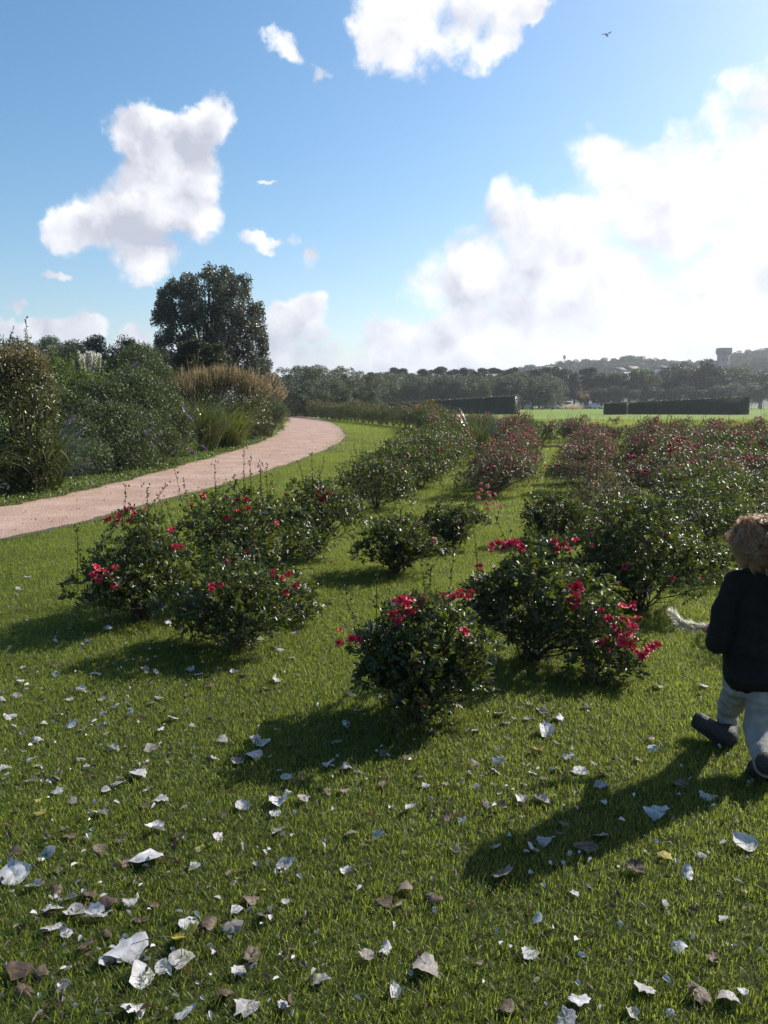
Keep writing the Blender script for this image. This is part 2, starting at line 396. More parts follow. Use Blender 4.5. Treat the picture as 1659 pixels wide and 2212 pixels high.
# ------------------------------------------------------------------ grass
def tuft(rng, nb, rad, L, W, seg):
    g = Geo(); P = np.c_[rng.normal(size=(nb, 2)) * rad * .5, np.zeros(nb)]
    g.blades(P, rng.uniform(0, 2 * math.pi, nb), rng.uniform(0.1, 1.0, nb), rng.uniform(.1, 1.4, nb), L * rng.uniform(.5, 1.2, nb), W * rng.uniform(.6, 1.2, nb),
             np.where(rng.random(nb) < .07, 1.0, rng.random(nb) * .85), seg)
    return g.mesh('tuft', M['grass'])
rng = np.random.default_rng(11)
srcs = [bpy.data.objects.new('grass_tuft', tuft(rng, 56, .11, .030, .0026, 3)) for _ in range(4)]
srcs += [bpy.data.objects.new('grass_tuft', tuft(rng, 46, .18, .040, .0052, 2)) for _ in range(3)]
srcs += [bpy.data.objects.new('grass_tuft', tuft(rng, 40, .42, .062, .016, 1)) for _ in range(3)]
pts = []; 
def scatter(y0, y1, dens, lo, hi, s0, s1):
    n = int((y1 - y0) * (1.2 * y1 + 3.2) * dens)
    y = rng.uniform(y0, y1, n); x = rng.uniform(-(.6 * y1 + 1.6), .6 * y1 + 1.6, n)
    k = (np.abs(x) < .57 * y + 1.5) & ~in_path(x, y) & (x > x_on(farE, y) - 1.2)
    x, y = x[k], y[k]
    pts.append(np.c_[x, y, np.zeros(len(x)), rng.uniform(0, 6.283, len(x)), rng.uniform(s0, s1, len(x)), rng.integers(lo, hi, len(x))])
scatter(1.0, 4.5, 520, 0, 4, .7, 1.25)
scatter(4.5, 9.5, 400, 0, 4, .8, 1.3)
scatter(9.5, 24, 110, 4, 7, .8, 1.3)
scatter(24, 75, 13, 7, 10, .8, 1.3)
pts = np.concatenate(pts)
# taller unmown fringe round some bush feet is added with the bushes below
GRASS_EXTRA = []
def finish_grass():
    a = np.concatenate([pts] + GRASS_EXTRA)
    me = bpy.data.meshes.new('grass'); me.vertices.add(len(a)); me.vertices.foreach_set('co', a[:, :3].astype(np.float32).ravel())
    for nm, i, ty in (('rz', 3, 'FLOAT'), ('sc', 4, 'FLOAT'), ('ix', 5, 'INT')):
        at_ = me.attributes.new(nm, ty, 'POINT'); at_.data.foreach_set('value', a[:, i].astype(np.float32 if ty == 'FLOAT' else np.int32))
    o = link('grass', me); tag(o, 'short mown grass covering the rose garden lawn', 'grass', kind='stuff')
    me.materials.append(M['grass'])
    ng = bpy.data.node_groups.new('grass_scatter', 'GeometryNodeTree')
    ng.interface.new_socket('Geometry', in_out='INPUT', socket_type='NodeSocketGeometry')
    ng.interface.new_socket('Geometry', in_out='OUTPUT', socket_type='NodeSocketGeometry')
    gi = ng.nodes.new('NodeGroupInput'); go = ng.nodes.new('NodeGroupOutput')
    j = ng.nodes.new('GeometryNodeJoinGeometry')
    for s_ in reversed(srcs):
        oi = ng.nodes.new('GeometryNodeObjectInfo'); oi.inputs['Object'].default_value = s_; oi.inputs['As Instance'].default_value = True
        ng.links.new(oi.outputs['Geometry'], j.inputs[0])
    ip = ng.nodes.new('GeometryNodeInstanceOnPoints'); ip.inputs['Pick Instance'].default_value = True
    ng.links.new(gi.outputs[0], ip.inputs['Points']); ng.links.new(j.outputs[0], ip.inputs['Instance'])
    def attr(nm, ty):
        n_ = ng.nodes.new('GeometryNodeInputNamedAttribute'); n_.data_type = ty; n_.inputs[0].default_value = nm; return n_.outputs[0]
    ng.links.new(attr('ix', 'INT'), ip.inputs['Instance Index'])
    cx = ng.nodes.new('ShaderNodeCombineXYZ'); ng.links.new(attr('rz', 'FLOAT'), cx.inputs[2]); ng.links.new(cx.outputs[0], ip.inputs['Rotation'])
    ng.links.new(attr('sc', 'FLOAT'), ip.inputs['Scale'])
    ng.links.new(ip.outputs[0], go.inputs[0])
    md = o.modifiers.new('scatter', 'NODES'); md.node_group = ng

# ------------------------------------------------------------------ roses
def lobes_for(rng, rx, ry, h, n):
    L = []
    for k in range(n):
        a = k * 2.4 + rng.uniform(-.4, .4); u = math.sqrt((k + .5) / n)
        z = h * (0.76 - 0.36 * u ** 1.5 + rng.uniform(-.15, .13))
        rr = min(rx, h) * rng.uniform(.20, .38); u *= rng.uniform(.85, 1.12)
        L.append((rx * u * .78 * math.cos(a), ry * u * .78 * math.sin(a), z, rr))
    for k in range(int(n * 1.1)):
        a = rng.uniform(0, 6.28); u = rng.uniform(.25, .80)
        L.append((rx * u * math.cos(a), ry * u * math.sin(a), h * rng.uniform(.16, .45), min(rx, h) * rng.uniform(.16, .28)))
    return L
def on_lobes(rng, L, n, squash=.85, inner=.55):
    L = np.array(L); wts = L[:, 3] ** 2; idx = rng.choice(len(L), n, p=wts / wts.sum())
    d = rdir(rng, n); d[:, 2] = np.where(d[:, 2] < -.35, -d[:, 2], d[:, 2])
    r = L[idx, 3] * (inner + (1.06 - inner) * rng.random(n) ** .6)
    P = L[idx, :3] + d * r[:, None] * np.array([1, 1, squash])
    return P, d, idx
def rose_foliage(rng, L, n, leaf, mat, simple, shoots=0, h=.7):
    g = Geo()
    P, d, _ = on_lobes(rng, L, n)
    P[:, 2] = np.maximum(P[:, 2], .04)
    dirs = unit(d * .7 + rdir(rng, n) * .8 + np.array([0, 0, .15])); nrm = unit(rdir(rng, n) * .75 + d * .35 + np.array([0, 0, .75]))
    tcl = rng.random(n)
    # each compound leaf: end leaflet and pairs beside the midrib
    B = unit(np.cross(dirs, nrm))
    for (along, side, k) in ((.95, 0, 1.0), (.55, 1, .85), (.55, -1, .85), (.1, 1, .7), (.1, -1, .7)) if not simple else ((.5, 0, 1.0), (0, 1, .9), (0, -1, .9)):
        ls = leaf * rng.uniform(.75, 1.2, n) * k
        D = unit(dirs + B * side * 1.3 + rdir(rng, n) * .25)
        g.leaves(P + dirs * along * leaf, D, unit(nrm + rdir(rng, n) * .3), ls, ls * .66,
                 np.clip(tcl * .84 + rng.random(n) * .16, 0, 1), .22, .12, simple)
    # upright shoots with small leaves and buds
    for _ in range(shoots):
        l = L[rng.integers(0, max(1, len(L) // 2))]; a = rng.uniform(0, 6.28)
        b = np.array([l[0], l[1], l[2]]) + np.array([math.cos(a), math.sin(a), 0]) * l[3] * .5
        hh = rng.uniform(.10, .34) * h / .7; tip = b + np.array([rng.normal() * .07, rng.normal() * .07, hh + l[3] * .6])
        q = b[None] + (tip - b)[None] * np.linspace(0, 1, 6)[:, None]; g.tube(q, np.linspace(.0028, .0014, 6) * h / .7, 4, .5, cap=False)
        m_ = 22; f = rng.uniform(.25, 1, m_); PP = b + (tip - b) * f[:, None]; DD = unit(rdir(rng, m_) + np.array([0, 0, .5]))
        g.leaves(PP, DD, rdir(rng, m_) + np.array([0, 0, .8]), leaf * rng.uniform(.4, .8, m_), leaf * .4, rng.random(m_) * .9 + .1, .2, .1, simple)
        for _k in range(3):
            e = tip + rng.normal(size=3) * .014; e[2] += .012
            g.ellipsoid(e, (.0045, .0045, .009), 5, 4, t=.3)
    return g.mesh('rose_foliage', mat)
def rose_stems(rng, L, thick=.006):
    g = Geo()
    for l in L:
        a = np.array([rng.normal() * .035, rng.normal() * .035, -.01]); e = np.array(l[:3]); mid = (a + e) / 2 + np.array([-e[0] * .22, -e[1] * .22, .04])
        q = np.array([(1 - s) ** 2 * a + 2 * s * (1 - s) * mid + s * s * e for s in np.linspace(0, 1, 7)]); q[1:-1] += rng.normal(size=(5, 3)) * .008
        g.tube(q, np.linspace(thick, thick * .5, 7), 5, .4, cap=False)
        for _ in range(4):
            s0 = q[rng.integers(2, 6)]; e2 = e + rdir(rng, 1)[0] * l[3] * .95; m2 = (s0 + e2) / 2 + rng.normal(size=3) * .02
            g.tube(np.array([s0, m2, e2]), [thick * .5, thick * .38, thick * .25], 4, .4, cap=False)
    return g.mesh('rose_stems', M['stem'])
def bloom_mesh(rng, r, layers=((3, .32), (5, .60), (7, .86)), mat=None):
    g = Geo()
    for n_, fr in layers:
        a0 = rng.uniform(0, 6.28)
        for k in range(n_):
            a = a0 + k * 6.283 / n_ + rng.normal() * .12; half = 5.6 / n_ if n_ > 3 else 1.5
            rows = []
            for v_ in (0, .4, .8, 1.0):
                for u_ in (-1, -.35, .35, 1):
                    op = fr * (0.50 + .50 * v_) * (1.0 + (.22 if v_ > .9 else 0) * fr)
                    aa = a + u_ * half * .5 * (1 - .35 * v_ ** 4); rad = r * op * (1 + rng.normal() * .04)
                    z = r * (v_ * (1.25 - .62 * fr) - (.12 * abs(u_) * v_) - (.28 * fr if v_ > .9 else 0)) + r * rng.normal() * .03
                    rows.append((rad * math.cos(aa), rad * math.sin(aa), z))
            F = [[i * 4 + j, i * 4 + j + 1, i * 4 + 5 + j, i * 4 + 4 + j] for i in range(3) for j in range(3)]
            g.add(rows, [np.array(F)], float(np.clip(rng.random() * .8 + (1 - fr) * .1, 0, 1)))
    return g.mesh('rose_bloom', mat or M['petal'], smooth=True)
rr = np.random.default_rng(5)
BLOOMS = [bloom_mesh(rr, .0235 * k) for k in (1, 1.15, .9, 1.05)] + [bloom_mesh(rr, .016, ((3, .4), (4, .8)))]
PINKS = [bloom_mesh(rr, .024, mat=M['petal_far']) for _ in range(2)]
def far_blooms(rng, L, n, mat, size=.034, clusters=6):
    """all the blooms of a bush too far off to tell one from the next"""
    g = Geo(); L_ = [l for l in L if l[2] > np.median([q[2] for q in L])] or L
    for c in range(clusters):
        l = L_[rng.integers(0, len(L_))]; d = rdir(rng, 1)[0]; d[2] = abs(d[2]) + .25; d /= np.linalg.norm(d)
        cpt = np.array(l[:3]) + d * l[3] * 1.05
        for _ in range(rng.integers(max(1, n // 2), n + 1)):
            s_ = size * rng.uniform(.55, 1.0); q = cpt + rng.normal(size=3) * np.array([.045, .045, .03])
            g.ellipsoid(q, (s_, s_, s_ * .7), 6, 4, t=rng.random(), noise=.22, rng=rng)
    return g.mesh('rose_blossoms', mat)

NOTES = 'rose bushes of the bed'
def hero_bush(seed, pos, rx, ry, h, n, label, blooms=(), shoots=6, pinks=(), leaf=.031, nl=14, arm=()):
    rng = np.random.default_rng(seed)
    o = empty('rose_bush', (pos[0], pos[1], 0), label, 'rose bush', NOTES)
    L = lobes_for(rng, rx, ry, h, nl)
    for X_, Y_, r_, dy_ in arm:
        q_ = at(X_, Y_, pos[1] + dy_); L.append((q_.x - pos[0], q_.y - pos[1], q_.z, r_))
    link('stems', rose_stems(rng, L), o)
    link('foliage', rose_foliage(rng, L, int(n * 2.1), leaf, M['rose_leaf'], False, int(shoots * 1.6), h), o)
    for lst, srcm in ((blooms, BLOOMS), (pinks, PINKS)):
        for b in lst:
            X, Y, dy, s = b
            q = at(X, Y, pos[1] + dy)
            me = srcm[int(rng.integers(0, 4))] if len(srcm) > 2 and s > .7 else (srcm[4] if len(srcm) > 4 else srcm[int(rng.integers(0, 2))])
            c = link('rose_bloom', me, o, (q.x - pos[0], q.y - pos[1], q.z), scale=s if s > .7 else s * 1.4)
            tlt = Vector((rng.normal() * .5, -.55 + rng.normal() * .4, .8)).normalized()
            c.rotation_euler = tlt.to_track_quat('Z', 'Y').to_euler()
    return o
rj = random.Random(4)
def clus(X, Y, w_, h_, n, dy, s=1.0):
    return [(X + rj.uniform(-1, 1) * w_, Y + rj.uniform(-1, 1) * h_, dy + rj.uniform(-.05, .05), s * rj.uniform(.8, 1.15)) for _ in range(n)]
hero_bush(21, gp(305, 1338), .47, .42, .80, 760, 'wide rose bush leftmost in the front, low cluster of red roses facing the camera',
          clus(226, 1250, 30, 28, 12, -.42, 1.05) + clus(262, 1122, 34, 14, 7, -.05) + clus(380, 1160, 14, 26, 5, -.15) + clus(300, 1110, 30, 12, 4, 0, .9), 9, nl=15)
hero_bush(22, gp(515, 1398), .44, .38, .60, 640, 'low rose bush with bare twigs at its foot, right of the leftmost rose bush',
          clus(466, 1268, 18, 8, 3, -.3) + clus(625, 1262, 18, 24, 6, -.1, 1.05) + clus(585, 1232, 8, 10, 2, -.2, .8) + [(493, 1212, -.2, .7)], 5)
hero_bush(23, gp(530, 1280), .66, .48, .92, 1000, 'tall broad rose bush standing behind the low bush of the front left',
          clus(505, 1100, 28, 22, 6, -.2) + clus(430, 1075, 18, 10, 3, -.1, .85) + clus(598, 1130, 12, 20, 4, -.3) + clus(545, 1195, 20, 8, 3, -.4, .8) + [(490, 1120, -.42, 1.2), (535, 1099, -.3, 1.1), (415, 1092, -.2, .9)], 12, nl=17)
hero_bush(24, gp(680, 1200), .56, .48, .84, 800, 'rose bush with one dense red bloom cluster on top beside the strip of lawn',
          clus(698, 1072, 20, 14, 14, -.15, 1.1) + clus(640, 1075, 22, 6, 5, -.1, .8) + [(715, 1215, -.5, .7)], 8, nl=14)
hero_bush(25, gp(855, 1238), .42, .38, .60, 720, 'rounded flowerless rose bush in the second row, grass all round it',
          [(937, 1172, -.2, .6), (944, 1182, -.22, .6)], 6, [(870, 1122, -.1, .6), (910, 1130, -.1, .6), (938, 1165, -.15, .7)])
hero_bush(26, gp(975, 1185), .34, .32, .54, 560, 'small rose bush with pale pink blooms behind the rounded flowerless bush',
          [], 5, clus(1045, 1062, 30, 16, 9, -.1) + clus(1065, 1092, 20, 8, 6, -.2) + [(997, 1140, -.2, .7), (925, 1108, 0, .7)])
hero_bush(27, gp(905, 1552), .40, .34, .66, 980, 'front middle rose bush nearest the camera with a red cluster left of its top',
          clus(882, 1312, 34, 18, 9, -.12, 1.15) + clus(762, 1378, 16, 10, 3, -.1, 1.0) + [(735, 1392, -.1, 1), (734, 1364, -.1, .7), (1001, 1367, -.28, 1.1)] + clus(985, 1284, 34, 10, 9, .1, .85) + [(864, 1344, -.2, 1.1), (912, 1298, -.1, 1.15)], 5, nl=15)
hero_bush(28, gp(1150, 1425), .40, .36, .76, 950, 'dark rose bush with red blooms along its top and a long spray reaching right',
          clus(1102, 1184, 44, 10, 13, -.05, 1.1) + clus(1218, 1180, 26, 12, 13, -.05, 1.1) + [(1035, 1227, -.1, 1.1)] + clus(1250, 1290, 22, 26, 10, -.25, 1.15) + clus(1330, 1335, 50, 34, 14, -.3, 1.1)
          + clus(1370, 1380, 36, 30, 14, -.35, 1.1) + clus(1310, 1395, 26, 18, 7, -.3, 1.0) + clus(1395, 1408, 22, 14, 7, -.4, 1.1), 5, nl=15,
          arm=((1235, 1330, .10, -.15), (1268, 1350, .10, -.2), (1305, 1352, .10, -.2), (1340, 1372, .09, -.25), (1368, 1398, .08, -.28), (1290, 1400, .09, -.2), (1250, 1390, .10, -.15), (1322, 1320, .07, -.2)))
hero_bush(29, gp(1380, 1318), .60, .48, .90, 1300, 'big glossy rose bush with scattered red blooms directly left of the child',
          [(1350, 1225, -.4, 1.0), (1337, 1265, -.42, 1.1), (1452, 1250, -.35, .9), (1513, 1251, -.1, .8), (1440, 1165, -.2, .7), (1395, 1175, -.1, .8), (1440, 1160, -.2, .8), (1280, 1180, -.2, .8)] + clus(1340, 1150, 60, 20, 5, -.1, .7), 9, nl=18)
hero_bush(30, gp(1195, 1172), .44, .33, .62, 600, 'small open rose bush with one thin flowering shoot behind the dark red-topped bush',
          [(1241, 1145, -.2, 1.0)], 7, [(1167, 1088, -.1, 1), (1162, 1090, -.1, 1), (1172, 1086, -.1, .9), (1218, 1100, 0, .7)])
hero_bush(31, gp(812, 1100), .64, .54, .92, 900, 'rose bush with small orange-red blooms bordering the lawn, behind the rounded flowerless bush',
          [(762, 1022, -.3, .9), (800, 1030, -.3, .9), (845, 998, -.2, .9), (830, 1010, -.2, .9), (865, 1000, 0, 1), (752, 1035, -.2, .8)] + clus(850, 1010, 30, 14, 6, -.1, .9), 8, nl=16)
# low straggling sprays at the feet of the front bushes
for sd, pos, rx, h, n, lab in ((41, gp(1300, 1470), .24, .20, 150, 'low straggling rose sucker with pale shiny leaves right of the dark red-topped bush'),
                          (42, gp(640, 1345), .20, .26, 120, 'sprawling yellowish rose shoots at the right foot of the low front bush'),
                          (43, gp(1255, 1290), .26, .30, 170, 'small rose shoots between the dark red-topped bush and the big glossy bush')):
    rng_ = np.random.default_rng(sd); o = empty('rose_bush', (pos[0], pos[1], 0), lab, 'rose bush', NOTES)
    L = lobes_for(rng_, rx, rx * .8, h, 6)
    link('stems', rose_stems(rng_, L, .004), o); link('foliage', rose_foliage(rng_, L, n, .036, M['rose_leaf'], False, 1, h), o)

# bush types shared by the rows further back
def kit(seed, rx, h, n, leaf, mat, pm, simple, ncl, nb, shoots, size):
    rng = np.random.default_rng(seed); L = lobes_for(rng, rx, rx * .92, h, 13)
    return (rose_stems(rng, L), rose_foliage(rng, L, n, leaf, mat, simple, shoots, h), far_blooms(rng, L, nb, pm, size, ncl))
MID = [kit(60 + i, .72, .92, 2300, .029, M['rose_leaf'] if i != 2 else M['rose_leaf_far'], M['petal'] if i < 2 else M['petal_far'], False, 4, 4, 7, .026) for i in range(4)]
FARK = [kit(80 + i, .78, .98, 2000, .037, M['rose_leaf_far'] if i % 3 else M['rose_leaf'], (M['petal_far'], M['petal_far'], M['petal'])[i % 3], True, 18, 6, 8, .028) for i in range(6)]
EDGE = [kit(90 + i, .78, 1.05, 1900, .036, M['rose_leaf'], M['petal'], True, 9, 4, 6, .032) for i in range(4)]
def row_bush(kitm, x, y, s, sz, rot, label, grp):
    o = empty('rose_bush', (x, y, 0), label, 'rose bush', grp, rot, (s, s, s * sz))
    for nm, me in zip(('stems', 'foliage', 'blossoms'), kitm): link(nm, me, o)
    return o
rq = random.Random(9)
# the row edging the lawn, running back and then curling left along the path
edge = smoothpath([(.25, 12.9), (.85, 15), (1.4, 18), (1.8, 22), (2.1, 27), (2.4, 33), (2.4, 40), (2.1, 46.5), (1.0, 51), (-0.9, 58), (-3.5, 68), (-7, 82), (-12, 98), (-19, 112), (-30, 122)], 40)
seg = np.r_[0, np.cumsum(np.linalg.norm(np.diff(edge, axis=0), axis=1))]
s_, k_ = 0.0, 0; EDGEPOS = []
while s_ < seg[-1]:
    x, y = np.interp(s_, seg, edge[:, 0]), np.interp(s_, seg, edge[:, 1])
    hh = 1.0 + .42 * min(1, max(0, (y - 14) / 22)) + .32 * min(1, max(0, (y - 48) / 40)); 
    row_bush(rq.choice(MID[:2] if y < 17 else EDGE), x + rq.uniform(-.1, .1), y + rq.uniform(-.1, .1), rq.uniform(.92, 1.08) * (1 if y < 40 else 1.15), hh * rq.uniform(.93, 1.07) / (1 if y < 40 else 1.1), rq.uniform(0, 6.28),
             'rose bush with red blooms, %s from the front in the row edging the lawn' % ordn(k_ + 1), 'rose bushes edging the lawn')
    EDGEPOS.append((x, y)); k_ += 1; s_ += (1.05 if y < 24 else 1.2) if y < 45 else 1.35
# inner rows running back to the right
rows = [
    [(1.79, 12.4), (2.35, 14.6), (2.85, 16.7), (3.2, 18.9), (3.6, 21.2), (4.0, 23.5), (4.4, 26), (4.6, 29), (4.7, 32.5), (4.7, 36), (4.6, 40), (4.3, 44)],
    [(3.22, 13.0), (4.2, 16.1), (4.75, 18.1), (5.4, 20.3), (6.0, 22.6), (6.6, 25), (7.2, 27.5), (7.6, 30.5), (7.8, 34)],
    [(2.95, 6.9), (2.75, 9.0), (3.9, 10.6), (5.15, 14.6), (5.9, 16.7), (6.7, 19.0), (7.5, 21.3), (8.2, 23.6), (9.0, 26)],
    [(3.45, 8.1), (4.1, 9.2), (5.0, 11.9), (6.55, 14.4), (7.3, 16.6), (8.2, 19), (9.1, 21.4), (10, 23.8)],
    [(4.4, 7.6), (5.15, 9.9), (6.4, 12.2), (8.05, 15.2), (8.9, 17.5), (9.9, 20), (10.9, 22.5)],
    [(5.9, 9.4), (6.6, 11), (7.7, 13), (9.6, 16.2), (10.6, 18.6), (11.7, 21), (12.9, 23.4)],
    [(8.9, 14.0), (11.2, 17.3), (12.3, 19.7), (13.6, 22.2)], [(12.9, 18.6), (14.2, 21), (15.4, 23)]]
rn = ['second', 'third', 'fourth', 'fifth', 'sixth', 'seventh', 'eighth', 'ninth']
def densify(rw):
    o = [rw[0]]
    for a_, b_ in zip(rw, rw[1:]):
        if b_[1] > 13.5: o.append(((a_[0] + b_[0]) / 2 + .12, (a_[1] + b_[1]) / 2))
        o.append(b_)
    return o
rows = [densify(rw) for rw in rows]
rows.append([(5.6 + k * 1.25, 27.2 + .5 * math.sin(k * 2.1)) for k in range(10)])
rn.append('rearmost')
for ri, rw in enumerate(rows):
    for bi, (x, y) in enumerate(rw):
        K = MID if y < 10.5 else FARK
        h_ = .96 if y < 16 else 0.96
        if y < 12: h_ = .92
        if ri == 0 and y > 20: h_ = 1.2
        row_bush(rq.choice(K if ri != 0 else K), x + rq.uniform(-.12, .12), y + rq.uniform(-.15, .15), rq.uniform(.84, 1.02) * (1 if y < 13.5 else (.90 if ri < 2 else 1.06)), h_ * rq.uniform(.9, 1.10) * (1 if y < 13.5 else 1.10), rq.uniform(0, 6.28),
                 'rose bush %s from the front in the %s row counted from the lawn' % (ordn(bi), rn[ri]), 'rose bushes in the inner rows')
row_bush(MID[0], 2.95, 4.85, .78, .95, 1.0, 'rose bush just off the right side that throws shadow on the grass beside the child', 'rose bushes in the inner rows')

# ------------------------------------------------------------------ fallen leaves
LOBES = [(0, 0), (.10, -.06), (.06, -.30), (.20, -.33), (.30, -.46), (.43, -.38), (.58, -.42), (.66, -.30), (.80, -.24), (.86, -.10), (1.05, 0)]
def leaf_mesh(rng, kind):
    """lobed leaf with a raised grid of veins, curled and dried"""
    out = LOBES if kind == 0 else [(0, 0), (.04, -.22), (.2, -.42), (.42, -.46), (.66, -.32), (.85, -.14), (1.0, 0)]
    left = np.array(out); right = left[::-1][1:-1] * np.array([1, -1]); edge_ = np.vstack([left, right])
    edge_ = edge_ * (1 + rng.normal(size=(len(edge_), 1)) * .07)
    c = np.array([.42, 0]); rings = [.0, .22, .44, .64, .84, 1.0]; n_ = len(edge_)
    V = [c]
    for r_ in rings[1:]: V += list(c + (edge_ - c) * r_)
    V = np.array(V); x, y = V[:, 0], V[:, 1]
    rad = np.hypot(x - .42, y); ang = np.arctan2(y, x - .42)
    z = .20 * np.abs(np.sin(ang * 3.0 + rng.uniform(0, 6))) * rad + rng.normal(size=len(x)) * .030 * (.3 + rad)
    P_ = np.c_[x - .42, y, z]
    for _ in range(2):
        ph = rng.uniform(0, math.pi); k_ = rng.choice([-1, 1]) * ((rng.uniform(.5, 2.0) if rng.random() < .65 else rng.uniform(2.4, 4.0)) if _ == 0 else rng.uniform(.05, .5)); ax = np.array([math.cos(ph), math.sin(ph), 0]); sd = np.array([-math.sin(ph), math.cos(ph), 0])
        s1 = P_ @ ax; s2 = P_ @ sd; zz = P_[:, 2]; kk = k_ * (1 + .5 * s2)
        P_ = ax[None] * (np.sin(kk * s1) / kk)[:, None] + sd[None] * s2[:, None] + np.array([0, 0, 1.])[None] * (zz + (1 - np.cos(kk * s1)) / kk)[:, None]
    P_[:, 2] -= np.percentile(P_[:, 2], 10); V3 = P_ * .1
    F3 = np.array([[0, 1 + k, 1 + (k + 1) % n_] for k in range(n_)])
    F4 = np.array([[1 + r_ * n_ + k, 1 + (r_ + 1) * n_ + k, 1 + (r_ + 1) * n_ + (k + 1) % n_, 1 + r_ * n_ + (k + 1) % n_] for r_ in range(4) for k in range(n_)])
    g = Geo(); g.add(V3, [F3, F4], .5, 0)
    b_ = V3[1 + 4 * n_]; e_ = b_ + np.array([-.05, rng.uniform(-.02, .02), rng.uniform(-.002, .012)])
    g.tube(np.array([np.array([0, 0, V3[0, 2] + .0015]), b_ + [0, 0, .001], (b_ + e_) / 2 + [0, 0, .004], e_]), [.0006, .0011, .0011, .0009], 5, .5, 1)
    return g
def dry_mat(name, c0, c1, tr, spots):
    m, t, out = new_mat(name)
    co = t.node('ShaderNodeTexCoord').outputs['Object']; oi = t.node('ShaderNodeObjectInfo').outputs['Random']
    vec = t.vm('ADD', co, t.node('ShaderNodeObjectInfo').outputs['Location'])
    c = t.mix(t.smooth(t.noise(vec, 30, 5), .35, .7), c0, c1)
    c = t.mix(t.smooth(t.noise(vec, 45, 3), .66, .76), c, spots)
    c = t.mix(t.math('MULTIPLY', t.math('POWER', oi, 2.5), .8), c, spots)
    p = t.node('ShaderNodeBsdfPrincipled'); t.l.new(c, p.inputs['Base Color']); p.inputs['Roughness'].default_value = .55; p.inputs['Specular IOR Level'].default_value = .35
    b = t.node('ShaderNodeBump'); b.inputs['Strength'].default_value = .5; b.inputs['Distance'].default_value = .003
    t.l.new(t.noise(co, 110, 4), b.inputs['Height']); t.l.new(b.outputs[0], p.inputs['Normal'])
    tb = t.node('ShaderNodeBsdfTranslucent'); tb.inputs[0].default_value = (*tr, 1)
    mx = t.node('ShaderNodeMixShader'); mx.inputs[0].default_value = .25
    t.l.new(p.outputs[0], mx.inputs[1]); t.l.new(tb.outputs[0], mx.inputs[2]); t.l.new(mx.outputs[0], out.inputs[0]); return m
DM = {'white': dry_mat('white_leaf', (.60, .59, .60), (.40, .385, .38), (.30, .28, .22), (.17, .125, .09)),
      'brown': dry_mat('brown_leaf', (.13, .085, .055), (.05, .035, .025), (.12, .07, .03), (.28, .22, .17)),
      'yellow': dry_mat('yellow_leaf', (.42, .36, .07), (.30, .28, .06), (.5, .42, .05), (.22, .12, .03))}
rl = np.random.default_rng(77)
LM = {}
for kx in DM:
    LM[kx] = []
    for i in range(16 if kx == 'white' else 7):
        g_ = leaf_mesh(rl, 0 if i % 5 < 3 else 1)
        LM[kx].append(g_.mesh('fallen_leaf', [DM[kx], M['bark']]))
